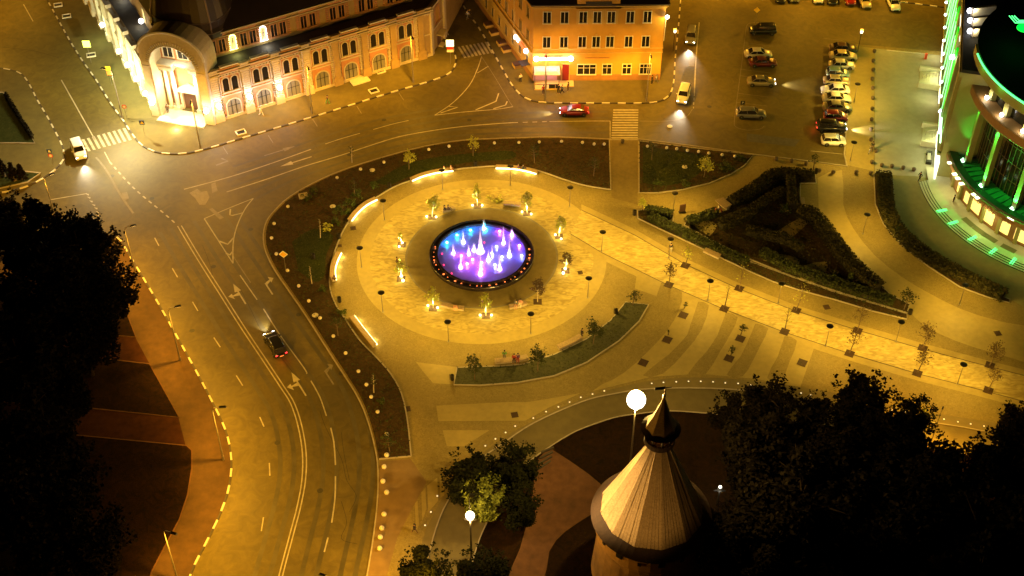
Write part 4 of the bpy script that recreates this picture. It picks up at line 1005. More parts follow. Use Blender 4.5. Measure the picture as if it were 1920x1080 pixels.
for s in S3:
    arch_window(B, s, 0, 10.8, 1.15, 1.95, False, 1, M_white, M_glass, .10); arch_window(B, s, 0, 6.4, 1.15, 1.9, False, 1, M_white, M_glass, .10)
    if 7 < s < 13: MB().box(s-.9, -.05, 10.6, .3, .1, 2.4).box(s+.9, -.05, 10.6, .3, .1, 2.4).box(s, -.08, 13.0, .35, .16, .2).box(s, -.05, 8.55, .35, .12, .25).build('window_surround', M_orange2, B)
for s, w_, mu in ((8.5, 2.85, 2), (11.76, 1.35, 1), (14.92, 1.3, 1), (17.9, 1.7, 2)):
    arch_window(B, s, 0, 1.35, w_, 1.8, False, mu, M_white, M_glass, .12, bars=[1.15])
MB().box(5.15, -.06, .25, 1.05, .12, 2.95).box(5.15, -.03, .2, 1.35, .08, 3.15, m=1).build('door', [M_door, M_orange2], B)
MB().box(5.2, -.9, .0, 2.5, 1.7, .22).box(2.2, -1.3, .0, 4.2, 2.6, .28).build('doorstep', M_orange2, B)
MB().tube([(.5, -.45, 4.55), (5.8, -.45, 4.55)], .22, 8).ball((.4, -.45, 4.55), .42, 6).ball((5.9, -.45, 4.55), .42, 6).box(3.1, -.3, 4.3, 5.2, .25, .1).build('shop_sign', emat('sign_white_lit', (1, .88, 1.0), 7), B)
MB().box(3.05, -.42, 4.86, 2.9, .12, .26).build('sign_lettering', emat('sign_red_lit', (1, .08, .02), 3), B)
for x in (.4, 3.1, 5.9): lamp('POINT', (x, -1.1, 4.3), 40, (1, .8, .75), B, .2, name='sign_light')
kc = MB(); kc.box(2.1, -1.35, 2.85, 4.1, 2.5, .15, tx=1, ty=1).box(2.1, -1.6, 3.0, 3.9, 1.9, .22, tx=.8, ty=.4); kc.build('awning', mat('awning_grey', (.40, .37, .38), .5, var=.2, vs=3), B)
kp = MB()
for x in (.15, 2.0, 4.0): kp.tube([(x, -2.5, .28), (x, -2.5, 2.85)], .05, 6)
kp.tube([(.15, -2.5, 1.1), (4.0, -2.5, 1.1)], .04, 6); kp.box(2.9, -2.45, .3, 1.0, .06, .8).box(3.7, -2.45, .3, .5, .06, .8); kp.build('shop_front', M_dark, B)
MB().box(2.6, -.12, 1.7, 2.6, .1, .8).build('shop_window', emat('shop_blue', (.62, .60, 1.0), 3), B); lamp('POINT', (2.3, -1.4, 2.2), 60, (.8, .65, 1), B, .2)
MB().box(1.9, -.08, .3, 3.8, .1, 1.3).build('shop_counter', mat('shop_pink', (.55, .3, .35), .6), B)
MB().box(10.1, -.08, 4.35, 3.9, .08, .16).build('old_lettering', M_plinth, B)
# left front: local frame of its own
bl = loc2((B0.x, B0.y), angB, [(-14.3, 225), (3.35, 180.2)]); ba = atan2(bl[1][1]-bl[0][1], bl[1][0]-bl[0][0]); BL = hypot(bl[1][1]-bl[0][1], bl[1][0]-bl[0][0])
bf = MB(); bf.box(BL/2, -.04, 1.3, BL, .08, 3.9).box(BL/2, -.16, 5.3, BL, .3, .16).box(BL-8, -.1, 1.3, .12, .16, 12); leftB = bf.build('left_front', M_orange2, B, (*bl[0], 0), ba)
for i in range(9):
    s = BL-2.2-i*3.1; arch_window(leftB, s, 0, 10.6, 1.1, 1.9, False, 1, M_orange2, M_glass, .1); arch_window(leftB, s, 0, 6.5, 1.1, 1.9, False, 1, M_orange2, M_glass, .1); arch_window(leftB, s, -.08, 2.2, 1.0, 1.6, False, 1, M_orange2, M_curt, .1)
def s_on(px, z=1.0):
    p = G(*px, z); q = loc2((B0.x, B0.y), angB, [(p.x, p.y)])[0]; return rotz(q[0]-bl[0][0], q[1]-bl[0][1], -ba)[0]
for px in ((920, 40), (930, 54), (943, 74), (951, 86), (974, 115)):
    MB().box(0, -.75, .55, 1.3, 1.4, .1, tx=.95).box(0, -1.4, 0, 1.3, .1, .55, m=1).box(-.6, -.7, 0, .08, 1.3, .55, m=1).box(.6, -.7, 0, .08, 1.3, .55, m=1).build('cellar_hatch', [M_brown, M_orange2], leftB, (s_on(px), 0, .1))
MB().box(0, -.8, 2.6, 1.6, 1.5, .1).build('awning', M_dark, leftB, (s_on((990, 117), 2.6), 0, .0))
zs_ = 4.4; s0, s1 = s_on((970, 70), zs_), s_on((989, 96), zs_)
MB().box(s0+.4, -.3, 4.2, 1.6, .25, .55).ball((s0, -.35, 4.5), .36, 5).ball((s1, -.35, 4.5), .40, 5).build('shop_sign', emat('sign_white_lit', (1, .88, 1.0), 7), leftB)
MB().box((s0+s1)/2+.5, -.3, 4.3, abs(s1-s0)-1.6, .2, .3).build('sign_lettering', emat('sign_red_lit', (1, .08, .02), 3), leftB)
for s in (s0, s1): lamp('POINT', (s, -1.1, 4.4), 60, (1, .85, .8), leftB, .2)
# the wall floodlight on its right corner
MB().ball((0, 0, 0), .32, 6).build('wall_lamp', M_sconce, B, (20.6, -.5, 12.0)); MB().box(20.5, -.25, 12.0, .1, .6, .1).tube([(20.45, -.1, 11.9), (20.45, -.1, 7.5)], .05, 5).build('lamp_bracket', M_white, B)
lamp('POINT', (21.2, -1.0, 11.7), 900, (1, .62, .12), B, .2)

# ---------------------------------------------------------------- G: modern building with drum
DC = (82.0, 152.5)
Dm = thing('round_mall', 'modern round glass building with green lit columns, green neon edge and curved steps', 'building', (DC[0], DC[1], 0))
a0, a1 = radians(168), radians(262)
def ring(b, prof_, m=0, n=56, s0=a0, s1=a1): return b.lathe(prof_, (0, 0, 0), n, m, s0, s1)
M_slab = mat('forecourt_pale', (.48, .50, .38), .75, var=.08, vs=1)
M_gl = mat('curtain_glass', (.012, .014, .010), .15, spec=.6)
M_neon = emat('neon_green', (.08, 1.0, .22), 2.2); M_neonw = emat('neon_pale', (.55, 1.0, .62), 3)
M_shopw = emat('window_lit_warm', (1.0, .74, .22), .95)
s_ = MB(); ring(s_, [(21.2, .6), (17.9, .6)], 0); s_.build('terrace', M_slab, Dm)
st_ = MB()
for i in range(4): ring(st_, [(22.5-.33*i, .12+.12*i), (22.5-.33*i, .24+.12*i)], 1, s0=radians(177)); ring(st_, [(22.5-.33*i, .24+.12*i), (22.17-.33*i, .24+.12*i)], 0, s0=radians(177))
st_.build('curved_steps', [M_slab, M_dark], Dm)
for px in ((1771, 395), (1792, 417), (1826, 446), (1863, 470), (1900, 488)):
    p = G(*px, .4); a = atan2(p.y-DC[1], p.x-DC[0])
    MB().box(21.75*cos(a), 21.75*sin(a), .62, 1.6, .14, .06, a).box(21.75*cos(a)-.28*sin(a), 21.75*sin(a)+.28*cos(a), .62, 1.5, .08, .06, a).build('light_strip', M_neon, Dm)
    lamp('POINT', (21.9*cos(a), 21.9*sin(a), 1.0), 10, GREEN, Dm, .1)
for px in ((1809, 419), (1831, 435), (1852, 449), (1891, 466)):
    p = G(*px, .6); a = atan2(p.y-DC[1], p.x-DC[0]); MB().box(19.7*cos(a), 19.7*sin(a), .60, .95, 2.1, .02, a).build('floor_mat', mat('mat_green', (.16, .20, .08), .9), Dm)
wl = MB(); ring(wl, [(18, .6), (18, 4.35)], 0); wl.build('ground_floor_wall', M_brownc, Dm)
for px in ((1811, 388), (1819, 394), (1836, 406), (1845, 413), (1868, 428), (1878, 434), (1902, 446), (1915, 452), (1795, 372), (1785, 352)):
    p = G(px[0], px[1], 2.2); a = atan2(p.y-DC[1], p.x-DC[0]); r_ = 18.06
    MB().box(0, 0, 0, .1, .95 if px[0] != 1845 else 1.4, 1.9).build('shop_window', M_shopw, Dm, (r_*cos(a), r_*sin(a), 1.2), a)
for a in range(172, 262, 9): MB().box(0, 0, 0, .5, .5, 3.75).build('pier', M_olive, Dm, (18.1*cos(radians(a)), 18.1*sin(radians(a)), .6), radians(a))
for k, a in enumerate((186, 212, 238)): lamp('POINT', (19.6*cos(radians(a)), 19.6*sin(radians(a)), 3.6), 230, (1, .84, .30), Dm, .2, name='shop_light')
# curved fascia lettering
txt = 'ГОСТИНЫЙ ДВОР'
for i, ch in enumerate(txt):
    if ch == ' ': continue
    a = radians(203+i*1.75); text_mesh(ch, .95, M_plinth, Dm, (19.36*cos(a), 19.36*sin(a), 4.42), (pi/2, 0, a+pi/2), 'fascia_letter', .03)
fa = MB(); ring(fa, [(18.0, 4.3), (19.3, 4.3), (19.3, 4.95), (19.1, 5.02)], 0); fa.build('fascia', M_brownc, Dm)
fb2 = MB(); ring(fb2, [(19.1, 5.02), (19.0, 5.3), (17.9, 5.3), (17.8, 4.75)], 0); fb2.build('balcony_rail', mat('rail_black', (.008, .010, .008), .5), Dm)
tc_ = MB(); ring(tc_, [(17.8, 4.7), (15.2, 4.9)], 0); tc_.build('canopy_roof', mat('canopy_glass', (.05, .09, .04), .4, var=.3, vs=1), Dm)
bm_ = MB()
for k in range(26):
    a = radians(170+k*3.6); bm_.box(16.5*cos(a), 16.5*sin(a), 4.78, 2.6, .10, .14, a)
bm_.build('canopy_beam', M_black, Dm)
for px in ((1781, 306), (1790, 327), (1796, 335), (1803, 345), (1826, 365), (1833, 371), (1894, 408), (1899, 411)):
    p = G(px[0], px[1], 4.9); a = atan2(p.y-DC[1], p.x-DC[0]); r_ = hypot(p.x-DC[0], p.y-DC[1])
    MB().box(0, 0, 0, .7, .55, .05, tx=.8).build('skylight', emat('skylight_lit', (1, .95, .55), 3), Dm, (r_*cos(a), r_*sin(a), 4.93), a)
gw = MB(); ring(gw, [(15.3, 4.7), (15.3, 15.4)], 0); gw.build('glass_wall', M_gl, Dm)
mu = MB()
for k in range(32): a = radians(170+k*2.9); mu.box(15.35*cos(a), 15.35*sin(a), 4.75, .12, .09, 10.6, a)
for z in (7.2, 9.8, 12.4): ring(mu, [(15.4, z), (15.4, z+.12)], 0)
mu.build('mullion', mat('mullion', (.07, .06, .03), .5), Dm)
for k in range(0, 5):
    a = radians(180+19.6*k); c_ = MB(); c_.box(0, 0, 0, .8, .62, 10.5); c_.build('column', M_olive, Dm, (16.75*cos(a), 16.75*sin(a), 4.75), a)
    MB().box(0, 0, 0, .4, .6, .14).box(0, 0, .0, .2, .25, .5).build('floodlight', M_neonw, Dm, (17.5*cos(a), 17.5*sin(a), 4.9), a)
    MB().box(0, 0, 0, .3, .6, .3).build('floodlight', M_neonw, Dm, (17.4*cos(a), 17.4*sin(a), 14.9), a)
    lamp('SPOT', (17.65*cos(a), 17.65*sin(a), 5.5), 3600 if k else 1100, GREEN, Dm, .08, 70, (pi, radians(-8), a), 'column_light'); lamp('SPOT', (17.65*cos(a), 17.65*sin(a), 14.8), 3600 if k else 1100, GREEN, Dm, .08, 60, (0, radians(8), a), 'column_light'); lamp('POINT', (17.5*cos(a), 17.5*sin(a), 5.3), 50, GREEN, Dm, .1, name='column_light')
bd = MB(); ring(bd, [(15.3, 15.3), (18.4, 15.3), (18.5, 15.5), (18.5, 16.7), (18.3, 16.8), (16.4, 16.8)], 0); bd.build('balcony_band', M_brownc, Dm)
uw = MB(); ring(uw, [(16.4, 16.8), (16.4, 20.4)], 0); uw.build('upper_glass_wall', M_gl, Dm)
for k in range(-1, 6):
    a = radians(186+13.5*k); MB().box(0, 0, 0, .8, .9, 3.7).build('pier', M_olive, Dm, (16.7*cos(a), 16.7*sin(a), 16.8), a)
    MB().ball((0, 0, 0), .3, 5).build('floodlight', M_sconce, Dm, (17.5*cos(a), 17.5*sin(a), 17.05)); lamp('POINT', (17.7*cos(a), 17.7*sin(a), 17.5), 90, (1, .8, .4), Dm, .1, name='pier_light')
tf = MB(); ring(tf, [(16.4, 20.3), (18.9, 20.3), (19.0, 20.5), (19.0, 21.9), (18.7, 22.0)], 0); tf.build('top_fascia', M_olive, Dm)
MB().tube([(19.08*cos(radians(a)), 19.08*sin(radians(a)), 22.0) for a in range(176, 264, 2)], .13, 6).build('neon_line', M_neon, Dm)
for a in (185, 200, 215, 230): lamp('POINT', (19.6*cos(radians(a)), 19.6*sin(radians(a)), 21.7), 22, GREEN, Dm, .3)
rt = MB(); ring(rt, [(18.7, 21.9), (.1, 21.9)], 0, s0=radians(90), s1=radians(300)); ring(rt, [(11, 21.9), (11, 25.5), (.1, 25.6)], 0, s0=radians(90), s1=radians(300)); rt.build('roof', mat('roof_black', (.006, .005, .005), .9), Dm)
# rooftop emblem: glowing disc with nested chevrons
p = G(1921, 55, 25.6); em = MB(); em.lathe([(1.05, 0), (1.05, .12), (.001, .14)], (0, 0, 0), 20); em.build('roof_sign', emat('sign_green_lit', (.0, 1, .05), 1.4), Dm, (p.x-DC[0], p.y-DC[1], 25.7))
ch_ = MB()
for k in range(3): ch_.tube([(-1.2+.35*k, 3.2, .05), (-.9+.35*k, 1.4+.3*k, .05), (1.2, 1.4+.3*k, .05)], .07, 5)
ch_.build('roof_sign_lines', M_neon, Dm, (p.x-DC[0], p.y-DC[1], 25.7))

# straight wing with its neon truss
W0 = G(1752, 335); W1 = G(1765, 120); wang = atan2(W1.y-W0.y, W1.x-W0.x)
Wg = thing('mall_wing', 'straight wing of the modern building with green neon truss and white lit ground floor strips', 'building', W0, wang)
LW = 75
MB().box(LW/2, -14, 0, LW, 28, 18.5).build('wall', M_olive, Wg)
MB().box(LW/2, -14, 18.5, LW+.4, 28.6, .5).build('roof', mat('roof_black', (.006, .005, .005), .9), Wg)
fn = MB()
for s in range(0, 75, 6): fn.box(s+1, .25, 4.6, 1.1, .5, 13.6)
fn.box(LW/2, .3, 4.2, LW, .6, .4).box(LW/2, .2, 17.6, LW, .5, .8); fn.build('pier', M_olive, Wg)
def s_w(px, z): p = G(*px, z); return rotz(p.x-W0.x, p.y-W0.y, -wang)[0]
M_panel = emat('window_lit_white', (1, .97, .80), 1.2)
for a, b_ in (((1751, 320), (1759, 268)), ((1763, 262), (1766, 242)), ((1766, 180), (1769, 158)), ((1770, 150), (1773, 125)), ((1774, 103), (1777, 74))):
    u0, u1 = s_w(a, 2.2), s_w(b_, 2.2); MB().box((u0+u1)/2, .12, .7, abs(u1-u0), .24, 3.1).build('lit_window', M_panel, Wg); lamp('POINT', ((u0+u1)/2, 1.4, 2.4), 150, (.92, .92, .30), Wg, .3, name='window_light')
u0, u1 = s_w((1790, 170), 10), s_w((1790, 0), 10)+10
MB().box((u0+u1)/2, .2, 6.2, u1-u0, .3, 8.6).build('neon_panel', emat('panel_green', (.0, .60, .01), .75), Wg)
zz = MB(); n = 9; st2 = (u1-u0)/n
for k in range(n):
    a = u0+k*st2; zz.tube([(a, .6, 6.2), (a+st2*.6, .6, 14.6)], .06, 5); zz.tube([(a+st2*.6, .6, 14.6), (a+st2, .6, 6.2)], .04, 5); zz.tube([(a+.3*st2, .6, 10.4), (a+.9*st2, .6, 14.6)], .05, 5)
    lamp('POINT', (a+st2/2, 1.3, 9), 35, GREEN, Wg, .3, name='neon_light')

zz.build('neon_tube', emat('neon_thin', (.30, 1.0, .38), 1.5), Wg)
for k in range(n+1): MB().ball((u0+k*st2, .8, 6.1), .22, 5).build('spotlight', emat('spot_white', (.8, 1, .85), 6), Wg)
for a, b_, z in (((1757, 250), (1766, 205), 6.0), ((1766, 268), (1776, 222), 7.5)):
    MB().tube([(s_w(a, z), .7, z), (s_w(b_, z), .7, z)], .10, 5).build('neon_tube', M_neonw, Wg); lamp('POINT', ((s_w(a, z)+s_w(b_, z))/2, 1.2, z+.5), 50, GREEN, Wg, .3)
MB().box(s_w((1803, 110), 14), .8, 13.8, .5, .6, .5).build('spotlight', M_sconce, Wg); lamp('POINT', (s_w((1803, 110), 14), 1.6, 14), 120, (1, .85, .4), Wg, .2)
# three lit louvre boxes and mast lamps on its roof
for k, px in enumerate(((1846, 55), (1846, 35), (1845, 17))):
    p = G(px[0], px[1], 20.0); q = rotz(p.x-W0.x, p.y-W0.y, -wang)
    MB().box(0, 0, 0, .5, 3.6, 1.3, radians(28)).build('roof_louvre', mat('louvre_pale', (.6, .58, .5), .5), Wg, (q[0], q[1], 19.1)); MB().ball((0, 0, 0), .4, 5).build('roof_lamp', M_sconce, Wg, (q[0]-.3, q[1]+1.9, 19.6))
    lamp('POINT', (q[0]-1.2, q[1]+1.2, 20.2), 90, (1, .8, .4), Wg, .2)
MB().box(s_w((1815, 20), 19), .2, 16.4, 9, .3, .5).build('roof_strip_light', M_panel, Wg)
# porches with side walls and steps
def porch(px0, px1, label):
    a, b_ = G(*px0), G(*px1); t = thing('porch', label, 'porch', (a.x, a.y, .12), wang, 'porches of the modern building')
    L = (Vector((b_.x, b_.y))-Vector((a.x, a.y))).length
    MB().box(0, -1.6, 0, .45, 3.8, .95).build('side_wall', M_slab, t); MB().box(L, -1.6, 0, .45, 3.8, .95).build('side_wall', M_slab, t)
    s = MB()
    for i in range(5): s.box(L/2, -.2-.35*i-(2.6-.35*i)/2+.2, .13*i, L-.6, 2.8-.35*i, .13)
    s.build('steps', M_slab, t); r_ = MB()
    for i in range(5): r_.tube([(L/2, -.3-.5*i, .1+.18*i), (L/2, -.3-.5*i, 1.0+.18*i)], .03, 5)
    r_.tube([(L/2, -.3, 1.0), (L/2, -2.3, 1.75)], .035, 5); r_.build('handrail', M_metal, t)
    return t
porch((1724, 165), (1727, 135), 'stepped porch with pale side walls at the far end of the green lit wing')
porch((1729, 274), (1732, 240), 'stepped porch with pale side walls struck by a car headlight beam')

# ---------------------------------------------------------------- T: timber tent roof tower
TZ = 10.5; tc = G(1222, 953, TZ); Rt = 95/(F_PX/((tc.y)*CP-(TZ-H)*SP))
Tw = thing('kremlin_tower', 'old brick tower with a tall wooden plank tent roof and lookout lantern', 'tower', (tc.x, tc.y, 0), radians(7))
n = 12; tb = MB(); tb.lathe([(Rt*1.12, 0), (Rt*1.03, 6.6), (Rt*1.09, 7.2), (Rt*1.09, 9.4)], n=32); tb.build('wall', mat('tower_plaster', (.52, .30, .10), .85, var=.18, vs=.9, bump=.3), Tw)
for k in range(16):
    a = 2*pi*k/16; ts = MB(); ts.box(Rt*1.10*cos(a), Rt*1.10*sin(a), 8.2, .12, .35 if k % 2 else .7, .45 if k % 2 else .9, a); ts.build('loophole', M_black, Tw)
M_eave = mat('eave_board', (.030, .012, .007), .85, var=.3, vs=5)
te = MB(); te.lathe([(Rt*1.05, 9.35), (Rt*1.19, 9.5), (Rt*1.20, 9.62), (Rt*.99, TZ+.05)], n=n*4); te.build('eave', M_eave, Tw)
M_plank = mat('roof_plank', (.24, .16, .08), .85, col2=(.42, .30, .17), vs=3, bump=.4, bs=14, dist=2)
TH = 10.9
for k in range(n):
    a, b_ = 2*pi*k/n, 2*pi*(k+1)/n; pl = MB(); rows = 8; m_ = 7
    def P_(u, v):      # u across, v up
        r_ = Rt*(1-v)+.62*v; z = TZ+TH*v; A_ = Vector((cos(a)*r_, sin(a)*r_, z)); B_ = Vector((cos(b_)*r_, sin(b_)*r_, z)); return A_.lerp(B_, u)
    for i in range(m_):
        for j in range(3):
            u0_, u1_ = (i+.06)/m_, (i+.94)/m_; v0, v1 = j/3, (j+1)/3; off = Vector((cos((a+b_)/2), sin((a+b_)/2), .4))*(.03+.010*((i*7+j*3+k) % 3)+.02*(2-j))
            pl.poly([P_(u0_, v0)+off*1.5, P_(u1_, v0)+off*1.5, P_(u1_, v1+.01)+off, P_(u0_, v1+.01)+off])
    pl.poly([P_(0, 0), P_(1, 0), P_(1, 1), P_(0, 1)])
    pl.tube([tuple(P_(0, 0)), tuple(P_(0, 1))], .09, 5)
    pl.build('roof_facet', M_plank, Tw)
tl = MB(); tl.lathe([(.62, TZ+TH-.6), (1.45, TZ+TH-.5), (1.55, TZ+TH-.35), (1.5, TZ+TH+.2), (1.42, TZ+TH+.2), (1.4, TZ+TH-.3), (.8, TZ+TH-.3)], n=24); tl.build('lantern_gallery', M_eave, Tw)
tp = MB()
for k in range(8): a = k*pi/4; tp.box(1.2*cos(a), 1.2*sin(a), TZ+TH-.3, .16, .16, 2.0)
tp.lathe([(1.75, TZ+TH+1.62), (1.95, TZ+TH+1.55), (1.3, TZ+TH+1.9)], n=28); tp.build('lantern_frame', M_eave, Tw)
tq = MB(); tq.lathe([(1.55, TZ+TH+1.75), (.9, TZ+TH+3.2), (.06, TZ+TH+5.9)], n=8); tq.build('lantern_roof', M_plank, Tw)
M_gilt = mat('gilt', (.75, .5, .18), .3, metal=.8)
tf_ = MB(); z = TZ+TH+5.8; tf_.tube([(0, 0, z), (0, 0, z+1.5)], .05, 6).ball((0, 0, z+.35), .18, 6).ball((0, 0, z+.95), .12, 5); tf_.build('finial', M_gilt, Tw)
MB().box(-.5, 0, z+1.25, 1.0, .04, .35).box(.3, 0, z+1.38, .6, .03, .08).build('weather_vane', M_dark, Tw)
# ================================================================ FOUNTAIN
Fn = thing('fountain', 'round dark stone fountain with violet and cyan lit jets and glowing beads for rim reflections', 'fountain', (*FC, .12))
M_fst = mat('fountain_stone', (.020, .015, .018), .22, spec=.7, var=.2)
MB().lathe([(7.2, 0), (7.2, .55), (7.15, .62), (6.85, .62), (6.8, .40), (6.35, .40), (6.3, .66), (6.02, .66), (6.0, .30)], n=72).build('basin_wall', M_fst, Fn)
MB().lathe([(6.02, .36), (.01, .36)], n=48).build('water', mat('water', (.14, .11, .42), .35, bump=.9, bs=1.6, var=.05), Fn)
M_jet = bpy.data.materials.new('water_jet'); M_jet.use_nodes = True; nt = M_jet.node_tree; bs_ = nt.nodes['Principled BSDF']; bs_.inputs['Base Color'].default_value = (.85, .85, .9, 1); bs_.inputs['Roughness'].default_value = .4
tl_ = nt.nodes.new('ShaderNodeBsdfTranslucent'); tl_.inputs[0].default_value = (.9, .9, .95, 1); tp_ = nt.nodes.new('ShaderNodeBsdfTransparent')
m1 = nt.nodes.new('ShaderNodeMixShader'); m1.inputs[0].default_value = .6; m2 = nt.nodes.new('ShaderNodeMixShader'); m2.inputs[0].default_value = .35
nt.links.new(bs_.outputs[0], m1.inputs[1]); nt.links.new(tl_.outputs[0], m1.inputs[2]); nt.links.new(m1.outputs[0], m2.inputs[1]); nt.links.new(tp_.outputs[0], m2.inputs[2]); nt.links.new(m2.outputs[0], nt.nodes['Material Output'].inputs[0])
VIO = (.55, .18, 1.0); CYA = (.02, .75, 1.0); MAG = (.9, .15, 1.0); BLU = (.25, .3, 1.0)
def P3(u, v): return G(u, v, .5)-Vector((*FC, .12))
jets = [((869, 455), 2.1, .34, BLU), ((850, 476), 2.0, .34, VIO), ((864, 502), 2.5, .30, MAG), ((901, 515), 4.0, .32, MAG), ((937, 505), 2.8, .30, VIO), ((955, 480), 3.2, .32, BLU), ((916, 489), 2.0, .28, BLU), ((879, 477), 1.8, .30, VIO), ((889, 470), 1.4, .36, BLU),
        ((901, 472), 4.4, .55, VIO), ((944, 457), 3.2, .26, VIO), ((907, 430), 1.8, .3, CYA), ((923, 480), 2.0, .18, BLU), ((960, 443), 1.4, .26, VIO)]
for (px, h, r_, col) in jets:
    p = P3(*px); b = MB(); pr = []; K = 14
    rr = random.Random(px[0])
    for i in range(K+1):
        t = i/K; pr.append((max(.012, r_*((1-t)**1.15)*(.75+.5*rr.random())*(.8 if i > 0 else 1.35)), h*t*.97))
    b.lathe(pr, n=9)
    for i in range(90):
        t = rr.random(); a = rr.random()*6.28; q = r_*(1.15-t)*rr.uniform(.6, 1.7)+.03; b.ball((q*cos(a), q*sin(a), h*t+rr.uniform(-.1, .12)), rr.uniform(.012, .035), 2)
    for i in range(26):
        a = rr.random()*6.28; q = rr.uniform(.2, .75); b.ball((q*cos(a), q*sin(a), rr.uniform(0, .1)), rr.uniform(.015, .04), 2)
    b.build('jet', M_jet, Fn, (p.x, p.y, .30)); lamp('POINT', (p.x, p.y, .62), 150 if h < 4 else 260, tuple(min(1, c*.75+.22) for c in col), Fn, .07, name='jet_light')
spots = [((838, 455), CYA), ((857, 441), CYA), ((882, 432), CYA), ((910, 429), CYA), ((937, 434), MAG), ((960, 442), VIO), ((974, 461), VIO), ((978, 480), BLU), ((886, 487), MAG), ((903, 493), VIO), ((903, 505), MAG), ((876, 495), MAG), ((928, 497), BLU), ((941, 482), BLU), ((865, 480), MAG), ((931, 463), BLU)]
for px, col in spots:
    p = P3(*px); MB().ball((0, 0, 0), .17, 5, 0, .6).build('underwater_light', emat('fountain_light_%d' % int(col[1]*100), tuple(min(1, c+.15) for c in col), 16), Fn, (p.x, p.y, .42)); lamp('POINT', (p.x, p.y, .85), 120, col, Fn, .1, name='underwater_glow')
M_amb = emat('rim_amber', (1, .22, .05), 1.5)
for k in range(24):  # glowing beads stand for amber reflections on the rim
    a = radians(168+k*8.7+rnd.uniform(-2.5, 2.5)); MB().ball((0, 0, 0), rnd.uniform(.05, .17), 4, 0, .6).build('rim_reflection', M_amb, Fn, (6.58*cos(a), 6.58*sin(a), .45)); 
    if k % 3 == 0: lamp('POINT', (6.58*cos(a), 6.58*sin(a), .7), 5, (1, .3, .1), Fn, .05)
for px in ((829, 476), (832, 497), (847, 513), (908, 455)): 
    p = P3(*px); MB().ball((0, 0, 0), .09, 4).build('marker_light', emat('marker_red', (1, .02, .08), 6), Fn, (p.x, p.y, .42))

# ================================================================ STREET LAMPS
def lamp_at(base, ang, label, on=True, scale=1, z=.12):
    p = G(*base, z); return street.at(p, ang, label, scale)
lamp_at((257, 523), radians(20), 'tall street lamp on the left pavement beside the biggest dark tree')
lamp_at((338, 676), radians(20), 'tall street lamp by the path between two dark lawns, left of the main road')
lamp_at((419, 862), radians(5), 'tall street lamp on the left pavement at the corner of the lowest dark lawn')
lamp_at((334, 1090), radians(-20), 'street lamp with bright top at the bottom edge left of the road')
lamp_at((110, 428), radians(40), 'tall dark street lamp rising behind the left tree tops near the junction')
lamp_at((376, 277), radians(-80), 'tall street lamp in front of the corner portal of the ornate building')
lamp_at((586, 213), radians(-70), 'tall street lamp before the middle of the ornate facade')
lamp_at((775, 155), radians(-70), 'tall street lamp before the right end of the ornate facade')
lamp_at((1022, 190), radians(-90), 'tall street lamp before the lit shop sign of the orange building')
lamp_at((1212, 190), radians(-90), 'tall street lamp at the right end of the orange facade')
lamp_at((230, 222), radians(170), 'tall curved street lamp on the corner pavement left of the ornate building')
for o in [q for q in C.objects if q.name.startswith('street_lamp') and 'label' in q.keys() and ('lawn' in q['label'] or 'biggest dark' in q['label'] or 'left of the road' in q['label'])]:
    for ch in o.children:
        if ch.type == 'LIGHT': ch.rotation_euler = (0, radians(-40), 0)
for o in [q for q in C.objects if q.name.startswith('street_lamp') and 'corner pavement left' in q.get('label', '')]:
    for ch in o.children:
        if ch.type == 'LIGHT': ch.data = ch.data.copy(); ch.data.color = (1, .82, .40); ch.data.energy = 11000
for o in [q for q in C.objects if q.name.startswith('street_lamp') and 'ornate' in q.get('label', '') and 'before' in q.get('label', '')]:
    for ch in o.children:
        if ch.type == 'LIGHT': ch.rotation_euler = (0, radians(-32), 0)
UNSEEN_LAMPS = [((30, -50), -60, 'left street beyond the top edge'), ((330, -60), 0, 'roof side of the ornate building'), ((1350, -14), -90, 'far side of the car park, left'), ((1505, -22), -90, 'far side of the car park, middle'), ((1665, -16), -90, 'far side of the car park, right'),
       ((-60, 60), 0, 'far left pavement'), ((640, 1180), 160, 'right side of the main road below the frame'), ((445, 1190), 20, 'left side of the main road below the frame'), ((800, 1200), 150, 'lower paved path below the frame'), ((884, -30), 180, 'narrow street between the buildings')]
for px, a, nm in UNSEEN_LAMPS: lamp_at(px, radians(a), 'added unseen street lamp on the '+nm)  # lamps added out of view to even out the street light
# car-park posts
for base, lb in (((1608, 97), 'white square headed lamp post beside the topmost car of the right row'), ((1262, 96), 'white square headed lamp post beside the right end of the orange building')): post.at(G(*base, .12), 0, lb)
# big floodlights of the kremlin garden
def flood(base, top, label, r_, power, col):
    p = G(*base, .12); h = hgt(*base, top[1]); t = thing('floodlight_mast', label, 'floodlight', p, 0, 'floodlight masts in the garden')
    MB().tube([(0, 0, 0), (0, 0, h-.5)], [.14, .07], 8).box(0, 0, h-.7, 1.3, .12, .12).build('pole', M_dark, t)
    gl2 = MB().ball((0, 0, h), r_, 9)  # oversized glowing globe stands for the lamp's glare
    gl2.build('lamp_glare_globe', emat('flood_glare_globe', (1, .93, .74), 3), t); MB().box(0, 0, h-.6, .5, .5, .25).build('lamp_base', M_dark, t)
    lamp('POINT', (-.2, .3, h+r_+.5), power, col, t, .4, name='flood_light'); lamp('POINT', (0, -.2, h-r_-.6), power*.5, col, t, .3, name='flood_light')
    return t
flood((1172, 975), (1193, 750), 'blazing white garden floodlight on a tall mast behind the tent roof tower', 1.0, 20000, (1, .62, .14))
flood((884, 1045), (877, 967), 'smaller white floodlight burning below the lit leafy garden tree', .5, 1500, (1, .62, .2))
fl2 = flood((1345, 946), (1335, 913), 'small pair of white lamps glowing right of the tower', .18, 60, (1, .9, .7))
